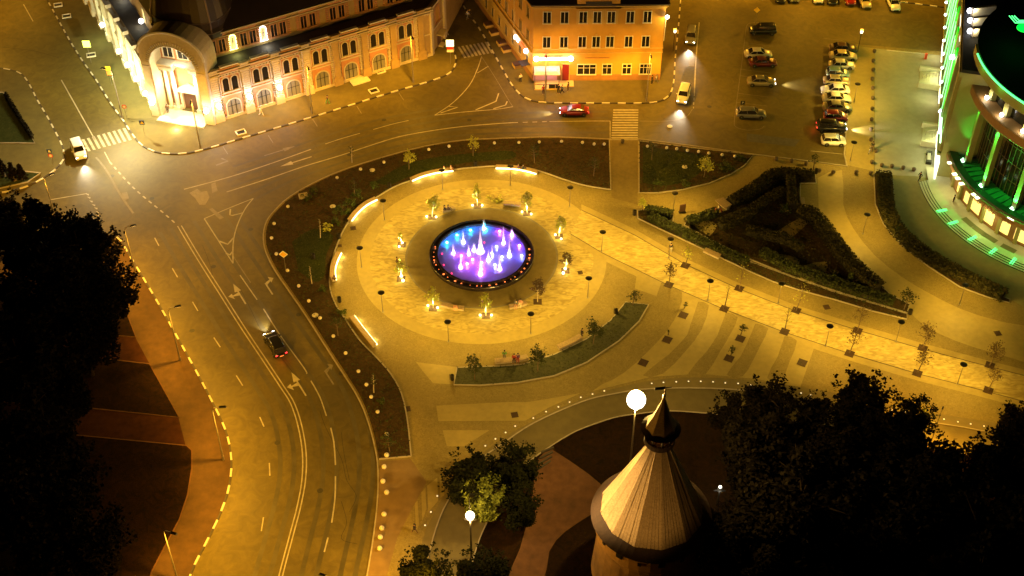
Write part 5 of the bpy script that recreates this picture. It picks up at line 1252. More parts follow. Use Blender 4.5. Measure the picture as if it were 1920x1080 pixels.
for px in ((1722, 979), (1738, 980)): tag(MB().ball((0, 0, 0), .1, 4).build('garden_light', emat('garden_white', (1, .95, .85), 4), None, G(*px, .4)), 'tiny pale garden light low in the dark trees, '+('left' if px[0] == 1722 else 'right')+' of a pair', 'light', 'tiny garden lights')

# ================================================================ PLAZA LAMPS
ring_l = [((721, 412), 'beside the upper left lit bench'), ((830, 355), 'behind the arc bench with two sitters at the top'), ((957, 347), 'below the straight lit bench at the top of the ring'), ((1068, 387), 'at the upper right of the fountain ring'), ((1128, 471), 'where the promenade leaves the ring'), ((1102, 558), 'at the lower right of the fountain ring beside the brown drain cover'), ((995, 625), 'below the bench with sitters, lower right of the ring'), ((841, 640), 'below the fountain, right of the lower left bench'), ((718, 585), 'at the lower left of the fountain ring'), ((678, 501), 'at the far left of the ring before the lit bench')]
for px, w_ in ring_l: disc.at(G(*px, .13), 0, 'disc lamp '+w_)
prom_l = [((1327, 563), 'first disc lamp down the lower edge of the promenade from the fountain'), ((1459, 568), 'disc lamp against the lower edge of the dark hedge garden'), ((1548, 648), 'disc lamp on the lower promenade edge right of the striped paving'), ((1680, 640), 'disc lamp at the pointed right end of the hedge garden'), ((1795, 720), 'disc lamp furthest right on the promenade'), ((1254, 484), 'disc lamp with a person standing against its pole'), ((1262, 398), 'disc lamp by the short clipped hedge right of the crossing path'), ((1618, 438), 'disc lamp on the curved path left of the long hedge strip'), ((1799, 571), 'disc lamp at the lower end of the long hedge strip'), ((1601, 192), 'disc lamp beside the middle of the right car row'), ((1594, 302), 'disc lamp in the white headlight beam beside the car park')]
for px, lb in prom_l: disc.at(G(*px, .13), 0, lb)
t = street.at(G(1745, 832, .13), radians(60), 'street lamp standing between dark tree tops at the lower right', .62)

# ================================================================ STONE BALLS, BOLLARDS, BINS, GRATES
top_b = [(632, 333), (676, 317), (720, 304), (804, 280), (842, 274), (927, 268), (973, 267), (1011, 266), (1053, 265), (1092, 267), (1114, 270), (1133, 270)]
for i, px in enumerate(top_b): ballk.at(G(*px, .42), 0, '%s white stone ball from the left along the top of the big bed' % ORD[i])
left_b = [(540, 387), (514, 419), (509, 446), (518, 476), (539, 507), (560, 536), (579, 564), (600, 596), (625, 630), (648, 662), (672, 696), (687, 721), (696, 744), (708, 772)]
for i, px in enumerate(left_b): ballk.at(G(*px, .42), 0, '%s white stone ball down the left edge of the big bed' % ORD[i])
low_b = [(725, 815), (725, 853), (720, 875), (718, 902), (725, 923), (720, 964), (716, 990), (713, 1007), (712, 1028)]
for i, px in enumerate(low_b): ballk.at(G(*px, .38), 0, '%s stone ball down the amber pavement from the bed tip' % ORD[i], 1.25)
rb_ = [(1214, 274), (1250, 277), (1269, 279), (1289, 282), (1310, 284), (1329, 287), (1354, 290), (1378, 293)]
for i, px in enumerate(rb_): ballk.at(G(*px, .42), 0, '%s white stone ball from the crossing in the right bed' % ORD[i])
cb = [(1639, 98), (1637, 116), (1637, 133), (1635, 150), (1636, 167), (1636, 186), (1635, 206), (1634, 226), (1633, 245), (1633, 264)]
for i, px in enumerate(cb): bollk.at(G(*px, .12), 0, '%s bollard down the straight row between car park and mall forecourt' % ORD[i])
cb2 = [(1642, 285), (1634, 306), (1653, 312), (1672, 314), (1693, 317), (1713, 320), (1632, 327), (1605, 325), (1562, 325), (1536, 322), (1511, 309), (1484, 304), (1455, 300)]
for i, px in enumerate(cb2): bollk.at(G(*px, .12), 0, '%s bollard in the curved row above the hedge beds' % ORD[i])
bollk.at(G(1167, 267, .13), 0, 'lone dark bollard in the middle of the path below the zebra crossing')
bins = [((636, 447), 'in the planting edge left of the ring'), ((731, 352), 'between the two upper left lit benches'), ((892, 311), 'between the two lit benches at the top'), ((588, 485), 'in the left bed beside the ring edge'), ((637, 566), 'at the lower end of the left lit bench'), ((1155, 588), 'at the upper end of the crescent lawn'), ((848, 712), 'at the lower left corner of the crescent lawn'), ((1190, 403), 'at the tip of the hedge bed by the crossing path'), ((1706, 589), 'at the right tip of the hedge garden'), ((1530, 325), 'at the upper right corner of the hedge garden'), ((1343, 402), 'next to the bench at the hedge garden corner')]
for px, w_ in bins: bink.at(G(*px, .13), 0, 'dark cylindrical litter bin '+w_)
gr_ang = atan2(19.6, -37.8)+pi
gr = [((1285, 498), 'top row first'), ((1386, 541), 'top row second'), ((1493, 582), 'top row third'), ((1608, 620), 'top row fourth'), ((1730, 653), 'top row fifth'), ((1856, 685), 'top row sixth'), ((1254, 534), 'bottom row first'), ((1358, 579), 'bottom row second'), ((1471, 622), 'bottom row third'), ((1593, 663), 'bottom row fourth'), ((1720, 700), 'bottom row fifth'), ((1853, 732), 'bottom row sixth')]
for px, w_ in gr:
    r_, k = w_.split(' row '); gratek.at(G(*px, .135), gr_ang, 'iron tree grate, %s from the fountain on the %s promenade edge' % (k, 'upper' if r_ == 'top' else 'lower'))
for px, lb in (((1281, 591), 'tree grate with tiny sapling right of the first rough stripe'), ((1251, 637), 'tree grate in the smooth stripe below the one with a tiny sapling'), ((1206, 680), 'reddish tree grate lowest of three, left of the first rough stripe'), ((1388, 635), 'tree grate between second and third rough stripe, upper one'), ((1367, 672), 'tree grate between second and third rough stripe, lower one'), ((1504, 680), 'tree grate right of the last rough stripe')):
    gratek.at(G(*px, .135), gr_ang, lb)
for px, lb, s_ in (((1550, 576), 'dark drain cover above the promenade near the hedge garden', .75), ((1871, 625), 'grey drain cover on the smooth path at the far right', .75), ((1088, 511), 'brown drain cover on the wavy ring right of the fountain', .6), ((965, 778), 'dark drain cover on the light stripe above the curved roadway', .75), ((763, 767), 'dark drain cover beside the lower tip of the big bed', .75), ((662, 428), 'reddish drain cover below the upper left lit bench', .7), ((637, 461), 'small drain cover beside the left ring edge', .5)):
    o = gratek.at(G(*px, .137), .2, lb, s_); o['category'] = 'drain cover'; o['group'] = 'drain covers in the paving'; o.name = 'drain_cover'
# in-ground lights of the curved roadway
dots = [(783, 1040), (797, 985), (808, 960), (820, 930), (843, 905), (855, 897), (892, 849), (910, 836), (929, 823), (948, 811), (966, 799), (1000, 784), (1024, 772), (1047, 763), (1068, 754), (1089, 745), (1111, 739), (1133, 733), (1222, 719), (1244, 717), (1268, 716), (1291, 715), (1314, 715), (1337, 716), (1360, 718), (1384, 719), (1408, 722), (1502, 737), (1520, 741), (1672, 769), (1696, 772), (1746, 783), (1770, 786), (1796, 791), (1820, 795), (1845, 799)]
gl_ = MB().lathe([(.10, 0), (.10, .03), (.07, .045), (.001, .05)], n=10).build('ground_light', emat('ground_light_white', (1, .85, .55), .7)); tag(gl_, '', 'ground light', 'small lights set in the curved roadway'); glk = Kind(gl_)
for i, px in enumerate(dots):
    a_ = ORD[i] if i < 18 else ORD[i-18]; w_ = 'up the rising left part of the curve' if i < 18 else 'in the level part right of the floodlight'
    glk.at(G(*px, .134), 0, '%s small roadway light %s' % (a_, w_))

# ================================================================ YOUNG TREES
ups = MB().ball((0, 0, .12), .14, 6).build('spot_globe', emat('uplight_white', (1, .88, .55), 5))
C.objects.unlink(ups)
def uplights(t, offs, size=1.0, p=150):
    for dx, dy in offs:
        o = bpy.data.objects.new('uplight', ups.data); C.objects.link(o); o.parent = t; o.location = (dx, dy, 0); o.scale = (size,)*3
        lamp('POINT', (dx*.7, dy*.7, .42), p*.3, (1, .74, .2), t, .08, name='uplight_glow'); lamp('SPOT', (dx*.75, dy*.75, .34), p*30, (1, .80, .22), t, .05, 75, Vector((-dx*.75, -dy*.75, 2.3)).to_track_quat('-Z', 'Y').to_euler(), 'uplight_beam')
UPL = 0
YT = [((810, 407), 3.3, 1.0, M_leafy, 'leafy young tree with bright uplights, upper left of the fountain', [(-.75, 0), (.6, -.1)], 420, .4),
      ((895, 386), 3.6, .7, M_leafy, 'slim young tree with two uplights directly above the fountain', [(-.7, 0), (.7, 0)], 200, 0),
      ((988, 400), 3.6, .8, M_leafy, 'young tree with uplights at the upper right of the fountain', [(-.7, .2), (.6, -.3)], 320, -.1),
      ((1048, 443), 3.3, .8, M_leafy, 'leafy young tree with uplights right of the fountain', [(-.5, .2), (.3, -.7)], 300, .2),
      ((1060, 508), 3.0, .8, M_leafbr, 'young tree with a glaring uplight at the right of the fountain', [(0, .3), (-.3, -.6)], 240, .2),
      ((753, 459), 2.2, .4, M_leafy, 'thin almost bare young tree with uplights left of the fountain', [(.1, .3), (-.3, -.5)], 40, -.1),
      ((752, 523), 2.9, .7, M_leafy, 'young tree with glaring uplight at the lower left beside standing people', [(0, .4), (.3, -.5)], 260, .1),
      ((812, 578), 3.2, .9, M_leafy, 'yellow leafed young tree with uplights below left of the fountain', [(-.7, .4), (.6, 0)], 320, 0),
      ((911, 592), 3.6, .8, M_leafy, 'yellow leafed young tree with two uplights directly below the fountain', [(-.75, 0), (.75, 0)], 320, 0),
      ((1008, 566), 3.6, .9, M_leafbr, 'unlit reddish young tree in a grate at the lower right of the fountain', [], 380, 0)]
for i, (px, h, c_, lm, lb, up_, n_, ln_) in enumerate(YT):
    t = young_tree('young_tree', h, c_, int(n_*1.1), lm, M_birch, 30+i, ln_); t['label'] = lb; t.location = G(*px, .13); t['group'] = 'young trees round the fountain'
    for o in t.children:
        if o.type == 'MESH' and o.name.startswith('crown') and not lb: pass
    uplights(t, up_, 1.35 if 'glaring' in lb else 1.0)
    g_ = MB().box(0, 0, 0, 1.1, 1.1, .04).build('tree_pit', mat('rust_iron', (.06, .032, .016), .8), t)
PT = [((1285, 498), 3.0, .7, 90, 'first upper'), ((1386, 541), 4.2, 1.2, 40, 'second upper'), ((1493, 582), 4.2, 1.2, 70, 'third upper'), ((1608, 620), 4.2, 1.2, 150, 'fourth upper'), ((1730, 653), 3.8, 1.2, 330, 'fifth upper'), ((1856, 685), 3.4, 1.2, 330, 'sixth upper'),
      ((1254, 534), 3.6, .9, 260, 'first lower'), ((1358, 579), 4.4, .5, 20, 'second lower'), ((1471, 622), 4.4, .8, 60, 'third lower'), ((1593, 663), 3.9, 1.0, 130, 'fourth lower'), ((1720, 700), 3.9, 1.1, 260, 'fifth lower'), ((1853, 732), 3.9, .9, 160, 'sixth lower')]
for i, (px, h, c_, n_, w_) in enumerate(PT):
    k, e = w_.split(); t = young_tree('young_tree', h, c_, n_, M_leafbr if n_ > 100 else M_leafy, M_bark, 60+i, rnd.uniform(.0, .5), size=.10)
    t['label'] = '%s %s sapling, %s from the fountain on the %s promenade edge' % ('bare' if n_ < 80 else 'leafy', 'tall' if h > 4 else 'small', k, e); t.location = G(*px, .14); t['group'] = 'saplings along the promenade'
ST = [((1283, 578), 1.0, .3, 26, 'tiny sapling in the grate right of the first rough stripe'), ((1253, 628), .7, .15, 8, 'twig sapling in the grate below the tiny sapling'), ((1389, 628), 1.6, .6, 70, 'small bushy sapling between second and third rough stripe'), ((1370, 667), 1.5, .45, 50, 'lower small sapling between second and third rough stripe'),
      ((890, 712), 3.6, 1.2, 300, 'young tree at the left end of the crescent lawn'), ((1008, 696), 3.6, 1.2, 420, 'young tree in the crescent lawn beside the bench with sitters'), ((1112, 645), 3.4, 1.2, 460, 'bushy young tree in the crescent lawn beside the upper bench'), ((1186, 572), 2.2, .9, 150, 'low young tree at the upper right corner of the crescent lawn'),
      ((767, 318), 3.0, .9, 240, 'pale green young tree in the top of the big bed, left one'), ((887, 292), 3.2, .9, 180, 'pale young tree in the top of the big bed, middle one'), ((1002, 305), 3.2, .9, 130, 'young tree in the top bed left of the straight path'), ((1113, 330), 3.4, 1.0, 120, 'young tree beside the straight path in the top bed'),
      ((660, 305), 3.2, .5, 20, 'thin bare sapling standing by the road edge of the big bed'), ((664, 368), 3.0, .6, 60, 'thin sapling above the dense bushes of the big bed'), ((601, 446), 3.6, .3, 6, 'white bare stem in the left part of the big bed'), ((585, 532), 3.4, .3, 8, 'bare stem in the left bed below the yellow sign'), ((634, 629), 3.4, .8, 110, 'sapling in the bed beside the lower left lit bench'), ((701, 736), 3.4, .4, 30, 'young stem in the lower tail of the big bed'), ((731, 848), 3.0, .8, 110, 'sapling near the pointed lower end of the big bed'),
      ((1320, 332), 3.0, 1.1, 380, 'leafy young tree in the middle of the right bed'), ((1222, 300), 3.0, .8, 140, 'young tree at the upper left of the right bed'), ((1205, 395), 1.9, .7, 220, 'round leafy shrub tree at the tip by the crossing path'), ((1525, 318), 2.8, .7, 90, 'small tree at the upper right corner of the hedge garden'), ((1695, 580), 3.0, 1.1, 190, 'dark leaning young tree at the right tip of the hedge garden'), ((1885, 800), 4.0, 1.0, 260, 'young tree at the right frame edge over the curved roadway')]
for i, (px, h, c_, n_, lb) in enumerate(ST):
    t = young_tree('young_tree', h, c_, n_, M_leafy if 'pale' in lb or 'leafy' in lb else M_leaf, M_birch if ('white' in lb or 'bare' in lb or 'stem' in lb) else M_bark, 90+i, rnd.uniform(-.15, .3), size=.12 if h < 3 else .14)
    t['label'] = lb; t.location = G(*px, .18); t['group'] = 'young trees in the planting beds'

# ================================================================ BEDS: shrubs, ground cover, hedges
for i, (px, r_, h_, n_, lb) in enumerate([((640, 400), 1.3, 1.4, 300, 'dense shrub left of the upper left lit bench, largest of the clump'), ((655, 385), 1.2, 1.3, 260, 'dense shrub in the middle of the upper left clump'), ((672, 368), 1.1, 1.3, 240, 'dense shrub at the top end of the upper left clump'), ((632, 420), .9, 1.0, 180, 'shrub at the lower end of the upper left clump'), ((700, 352), .9, .9, 150, 'low shrub below the road, above the upper left lit bench'), ((574, 372), 1.2, .7, 160, 'low dark juniper round the small hatch in the left bed'), ((590, 362), .9, .6, 110, 'dark low bush right of the small hatch in the left bed'), ((614, 430), 1.0, .8, 140, 'pale shrub left of the ring in the big bed'),
                                      ((1230, 345), .9, .8, 120, 'low shrub in the lower left of the right bed'), ((1285, 348), 1.0, .8, 150, 'low shrub at the lower edge of the right bed'), ((1360, 315), 1.4, .8, 220, 'dark spreading bush at the right of the right bed'), ((1385, 300), 1.1, .7, 160, 'dark bush at the pointed end of the right bed'),
                                      ((930, 375), 1.5, .4, 90, 'dry low grass clump above the fountain between two uplit trees'), ((604, 545), .8, .8, 110, 'shrub beside the left lit bench'), ((640, 590), .9, .9, 130, 'shrub between left and lower left lit bench'), ((716, 755), .7, .7, 90, 'shrub in the lower tail of the big bed'), ((1395, 490), .9, 1.2, 160, 'dark shrub at the promenade edge of the hedge garden'), ((1560, 520), 1.3, 1.3, 220, 'dark shrub inside the right part of the hedge garden'), ((1600, 530), 1.3, 1.4, 220, 'dark shrub near the right hedge of the hedge garden'), ((1470, 400), 1.3, 1.4, 220, 'dark shrub in the upper middle of the hedge garden')]):
    shrub(px, r_, h_, lb, n_, M_leafy if 'pale' in lb or 'dry' in lb else mat('shrub_leaf', (.05, .07, .012), .8, var=.4, spec=.2, vs=2))
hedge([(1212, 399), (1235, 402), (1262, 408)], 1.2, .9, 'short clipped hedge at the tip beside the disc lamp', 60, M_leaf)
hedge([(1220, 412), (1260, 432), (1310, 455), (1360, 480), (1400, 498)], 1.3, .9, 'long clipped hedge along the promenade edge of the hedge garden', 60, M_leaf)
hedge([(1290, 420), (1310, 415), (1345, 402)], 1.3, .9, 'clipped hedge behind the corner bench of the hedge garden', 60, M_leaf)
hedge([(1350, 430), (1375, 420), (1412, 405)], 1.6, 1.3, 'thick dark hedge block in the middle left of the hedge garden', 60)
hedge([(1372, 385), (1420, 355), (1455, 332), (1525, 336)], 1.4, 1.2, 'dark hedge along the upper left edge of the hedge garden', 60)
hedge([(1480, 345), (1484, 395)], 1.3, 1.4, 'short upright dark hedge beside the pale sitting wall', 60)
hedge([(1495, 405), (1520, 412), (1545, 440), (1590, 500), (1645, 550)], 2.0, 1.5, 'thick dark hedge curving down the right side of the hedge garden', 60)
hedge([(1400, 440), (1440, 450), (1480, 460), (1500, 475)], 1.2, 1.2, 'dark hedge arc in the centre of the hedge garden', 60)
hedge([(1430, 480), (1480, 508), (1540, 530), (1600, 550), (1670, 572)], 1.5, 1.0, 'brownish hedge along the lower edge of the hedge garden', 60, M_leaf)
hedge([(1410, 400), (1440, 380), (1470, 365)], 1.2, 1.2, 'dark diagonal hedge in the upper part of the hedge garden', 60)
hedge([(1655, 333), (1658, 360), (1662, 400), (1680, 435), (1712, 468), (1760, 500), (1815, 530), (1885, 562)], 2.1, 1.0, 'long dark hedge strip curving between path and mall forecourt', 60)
# ground cover
def cover(poly, n, label, m, size=.12, z=.22):
    xs = [p[0] for p in poly]; ys = [p[1] for p in poly]; P = []
    while len(P) < n:
        q = (rnd.uniform(min(xs), max(xs)), rnd.uniform(min(ys), max(ys)))
        if inside(q, poly): P.append((*q, z+rnd.random()*.12))
    o = MB().leaves(P, size).build('ground_cover', m); return tag(o, label, 'ground cover', kind='stuff')
cover(BED1, 5200, 'low sparse ground cover over the big bed round the plaza', M_leaf, .11)
cover(BED2, 1500, 'low ground cover over the right bed beside the crossing path', M_leaf, .12)
cover(BED5, 1300, 'short grass tufts over the crescent lawn', M_leaf, .09)
cover(BED3b, 2600, 'dark weeds over the hedge garden', M_hedge, .14); cover(BED3a, 700, 'weeds over the strip along the promenade', M_leaf, .12)
# hatch in the left bed, round covers
t = thing('utility_hatch', 'small pale square hatch among dark junipers in the left bed', 'hatch', G(569, 369, .19), .3); MB().box(0, 0, 0, 1.3, 1.0, .35).build('frame', M_kerb, t); MB().box(0, 0, .35, 1.1, .8, .05).build('lid', M_smooth, t)
for px, lb in (((698, 319), 'flat round pale cover in the top of the big bed'), ((591, 591), 'flat round yellowish cover at the left edge of the big bed'), ((1284, 313), 'flat round pale cover in the middle of the right bed'), ((1256, 237), 'round manhole cover on the road right of the zebra crossing'), ((624, 387), 'small round cover in the bed beside the shrubs')):
    z = .2 if px[1] != 237 else .012
    tag(MB().lathe([(.42, 0), (.42, .04), (.34, .06), (.001, .06)], n=16).build('round_cover', M_stone, None, G(*px, z)), lb, 'cover', 'round covers')

# ================================================================ BENCHES
def arc_bench(px, label, lit=True, w_=.7, back=False, group='curved benches with light strips', z=.13, side=-1):
    p = P2(px, 4); q = resample(p, .3); c = q[len(q)//2]; q = [(x-c[0], y-c[1]) for x, y in q]
    t = thing('lit_bench' if lit else 'bench', label, 'bench', (c[0], c[1], z), group=group if lit else 'stone and wood benches')
    MB().wall(q, w_, .34, .46).build('seat', M_wood, t); MB().wall(q, w_*.6, 0, .34).build('base', M_kerb, t)
    if lit:
        N = normals(q); ll = [(x+n[0]*side*(w_*.5+.03), y+n[1]*side*(w_*.5+.03)) for (x, y), n in zip(q, N)]
        MB().wall(ll, .10, .22, .36).build('light_strip', M_led, t)
        m_ = ll[len(ll)//2]; n = N[len(N)//2]
        for f in (.15, .5, .85):
            j = int(f*(len(ll)-1)); lamp('POINT', (ll[j][0]+N[j][0]*side*.35, ll[j][1]+N[j][1]*side*.35, .3), 22, (1, .75, .3), t, .1, name='strip_glow')
    return t
arc_bench([(771, 341), (790, 333), (812, 327), (830, 324), (850, 322)], 'curved lit bench at the top left of the ring with people at its end')
arc_bench([(930, 317), (960, 318), (985, 322), (1008, 328)], 'lit bench at the top of the ring right of centre')
arc_bench([(656, 417), (668, 402), (685, 387), (706, 376)], 'curved lit bench at the upper left below the shrubs')
arc_bench([(636, 478), (628, 495), (624, 512), (626, 530)], 'curved lit bench at the far left of the ring', side=1)
arc_bench([(660, 598), (675, 618), (690, 637), (704, 654)], 'straight lit bench at the lower left of the ring', side=1)
arc_bench([(928, 682), (950, 680), (975, 677), (992, 673)], 'pale wooden bench at the lower rim with a red clothed sitter', False, .8)
arc_bench([(1047, 656), (1060, 650), (1075, 643), (1092, 633)], 'pale wooden bench at the lower right rim beside a bushy tree', False, .8)
arc_bench([(830, 399), (843, 397), (856, 393)], 'short bench upper left of the fountain with a dark clothed couple', False)
arc_bench([(945, 385), (960, 386), (978, 389)], 'empty short bench upper right of the fountain', False)
arc_bench([(829, 575), (850, 580), (870, 583)], 'short bench below the fountain with a pale box on it', False)
arc_bench([(955, 580), (972, 577), (990, 571)], 'short bench lower right of the fountain with two sitters', False)
arc_bench([(1320, 473), (1336, 480), (1351, 487)], 'pale bench set into the promenade edge of the hedge garden', False, .9)
arc_bench([(1348, 378), (1356, 386), (1366, 393)], 'wide pale bench at the left corner of the hedge garden', False, 1.4)
arc_bench([(1503, 376), (1505, 388), (1508, 399), (1522, 402), (1536, 402)], 'pale L shaped sitting wall in the right recess of the hedge garden', False, .6)
tag(MB().box(0, 0, 0, .5, .45, .55).build('box', mat('box_pink', (.55, .28, .2), .7), None, G(854, 580, .6), .2), 'pale pink box on the short bench below the fountain', 'box')
t = thing('advert_board', 'brown standing board casting a shadow right of the crossing path', 'board', G(1279, 398, .13), .3); MB().box(0, 0, .15, .9, .1, 1.3).build('panel', M_brown, t); MB().box(0, 0, 0, 1.0, .5, .12).build('foot', M_dark, t)
t = thing('long_bench', 'bench with dark ends on the forecourt before the mall wing', 'bench', G(1741, 298, .13), wang); MB().box(0, 0, .4, 2.2, .5, .06).build('seat', M_slab, t); MB().box(-1.2, 0, 0, .55, .8, .5).build('planter', M_dark, t); MB().box(1.2, 0, 0, .55, .8, .5).build('planter', M_dark, t)
for px, lb in (((1813, 251), ''),): pass
for px, lb, a in (((452, 249), 'square pavement grille with white frame nearest the corner portal', .5), ((701, 171), 'square pavement grille with white frame before the right half of the ornate facade', .5), ((713, 134), 'white framed doorstep grille at the foot of the ornate facade', .5), ((171, 104), 'white framed pavement grille on the left wing side', .3), ((109, 10), 'white framed grille at the top left kerb, upper one', .3), ((125, 31), 'white framed grille at the top left kerb, lower one', .3)):
    t = thing('pavement_grille', lb, 'grille', G(*px, .12), a, 'white framed pavement grilles'); b = MB()
    for dx, dy, sx, sy in ((0, .55, 1.5, .14), (0, -.55, 1.5, .14), (.68, 0, .14, 1.0), (-.68, 0, .14, 1.0)): b.box(dx, dy, 0, sx, sy, .2)
    b.build('frame', M_white, t); MB().box(0, 0, 0, 1.2, .95, .06).build('grating', M_dark, t)
t = thing('barrier', 'white boom barrier with a red end on the mall forecourt', 'barrier', G(1735, 110, .13), gang((1662, 103), (1735, 110)))
MB().box(0, 0, 0, .4, .4, 1.0).build('post', mat('barrier_red', (.6, .08, .03), .5), t); MB().box(-3.2, 0, .85, 6.4, .1, .12).build('boom', M_stone, t)

# ================================================================ SIGNS
sign((845, 120), 4.6, [('box', 3.95, .62, emat('sign_lit_yellow', (1, .92, .35), 3.0), M_dark), ('plain', 3.0, .55, M_sred, M_swhite), ('plain', 2.55, .55, M_swhite, M_dark)], 'lit crossing sign with red and white plates at the narrow street corner', name='lit_sign')
pq = G(845, 120, .12); text_mesh('ДЕТИ', .38, M_dark, bpy.data.objects['lit_sign'], (0, -.045, 3.95), name='lettering', ext=.004)
sign((171, 118), 4.0, [('box', 3.6, .6, emat('sign_lit_lime', (.75, 1, .12), 3.2), M_dark)], 'glowing lime square crossing sign at the left street', name='lit_sign')
MB_ = None
for px, lb in (((272, 256), 'dark blue crossing sign on the corner pavement'), ((100, 310), 'round and square sign pair at the left street corner')):
    sign(px, 2.9, [('square', 2.6, .36, M_sblue, M_swhite), ('round', 1.8, .34, M_sred, M_swhite)] if 'pair' in lb else [('square', 2.6, .38, M_sblue, M_yellow)], lb)
sign((239, 226), 3.0, [('round', 2.6, .36, M_sred, M_swhite)], 'round red sign on the corner pavement by the left wing')
sign((210, 160), 3.6, [('box', 3.2, .40, M_yellow, M_sred), ('box', 2.3, .38, mat('sign_orange', (.6, .25, .05), .6), M_dark)], 'two yellow panel signs on one pole along the left wing')
sign((536, 508), 3.3, [('diamond', 3.0, .62, M_swhite, M_yellow)], 'yellow diamond priority sign on a pole in the left bed', z=.19)
sign((1416, 43), 2.8, [('diamond', 2.5, .55, M_yellow, M_yellow)], 'yellow diamond priority sign at the top of the car park', z=.0)
sg = sign((1390, 212), 2.3, [('box', 1.95, .34, M_black, M_swhite)], 'black parking sign with letter P beside the silver wagon', z=.0)
text_mesh('P', .5, M_swhite, sg, (0, -.045, 1.95), name='lettering', ext=.004)
sign((951, 68), 3.0, [('plain', 2.7, .4, M_dark, M_swhite), ('plain', 2.1, .4, M_dark, M_swhite)], 'pair of small dark plates on a pole by the pale side front')

# ================================================================ CARS
dn_ = gang((149, 280), (166, 325))
car((149, 288), dn_, 'suv', 'white', 'white car with headlights on driving out of the left street', fl=(True, False), group='moving cars', name='moving_car')
car((517, 652), gang((540, 680), (500, 612)), 'suv', 'black', 'black car with red tail lights driving up the main road', fl=(True, True), group='moving cars', name='moving_car')
car((1076, 213), pi, 'sedan', 'red', 'red car with lights on before the zebra crossing', fl=(True, True), group='moving cars', name='moving_car')
car((1295, 74), gang((1295, 60), (1291, 90)), 'suv', 'grey', 'dark off-road car with headlights on coming down the street by the orange building', fl=(True, False), group='moving cars', name='moving_car')
car((1281, 184), gang((1287, 160), (1276, 200)), 'suv', 'ivory', 'pale car with headlights on at the exit beside the orange building', fl=(True, False), group='moving cars', name='moving_car')
car((1429, 62), pi, 'suv', 'black', 'black car at the top of the middle parking island')
car((1421, 106), 0, 'sedan', 'ivory', 'white sedan second from the top in the middle parking island')
car((1430, 122), 0, 'sedan', 'maroon', 'dark maroon sedan tight against the white sedan')
car((1427, 158), -.06, 'sedan', 'khaki', 'khaki car with burning headlights in the middle parking island', fl=(True, False))
car((1408, 218), -.05, 'wagon', 'grey', 'dark silver wagon at the bottom of the middle parking island')
for i, (px, st3, colr, a, lb, f3) in enumerate([((1580, 96), 'sedan', 'brown', -.08, 'dark brown sedan at the top of the right parking row', (False, False)), ((1580, 110), 'sedan', 'beige', -.08, 'beige sedan second from the top of the right row', (False, False)), ((1577, 127), 'classic', 'ivory', -.08, 'boxy cream saloon third from the top of the right row', (False, False)), ((1570, 143), 'hatch', 'lightblue', -.08, 'light blue hatchback in the right row', (False, False)), ((1567, 157), 'classic', 'beige', -.08, 'boxy beige saloon below the light blue hatchback', (False, False)),
                                      ((1565, 174), 'sedan', 'white', pi-.04, 'bright white sedan in the middle of the right row', (False, False)), ((1568, 190), 'sedan', 'ivory', -.06, 'cream sedan with red reflection below the bright white sedan', (False, False)), ((1569, 206), 'sedan', 'khaki', -.06, 'olive beige sedan above the red car of the right row', (False, False)), ((1566, 224), 'hatch', 'red', -.06, 'red hatchback in the lower right row', (False, False)), ((1558, 244), 'suv', 'black', -.06, 'black car with one lit headlight beam crossing the bollards', (True, True)), ((1562, 269), 'hatch', 'white', -.04, 'small white hatchback at the bottom of the right row', (False, False))]):
    car(px, a, st3, colr, lb, fl=f3)
ua = -pi/2+.02
for px, st3, colr, lb in (((1460, -4), 'sedan', 'black', 'dark car cut by the top frame edge, leftmost of the far row'), ((1486, -5), 'sedan', 'grey', 'grey car cut by the top frame edge, second of the far row'), ((1530, -3), 'sedan', 'white', 'pale car cut by the top frame edge above the middle of the car park'), ((1557, -1), 'sedan', 'black', 'black car left of the red one in the far row'), ((1592, 3), 'hatch', 'red', 'red car in the far row at the top edge'), ((1620, 6), 'sedan', 'beige', 'beige car right of the red one in the far row'), ((1674, 11), 'sedan', 'white', 'white car standing alone at the right end of the far row')):
    car(px, ua, st3, colr, lb)

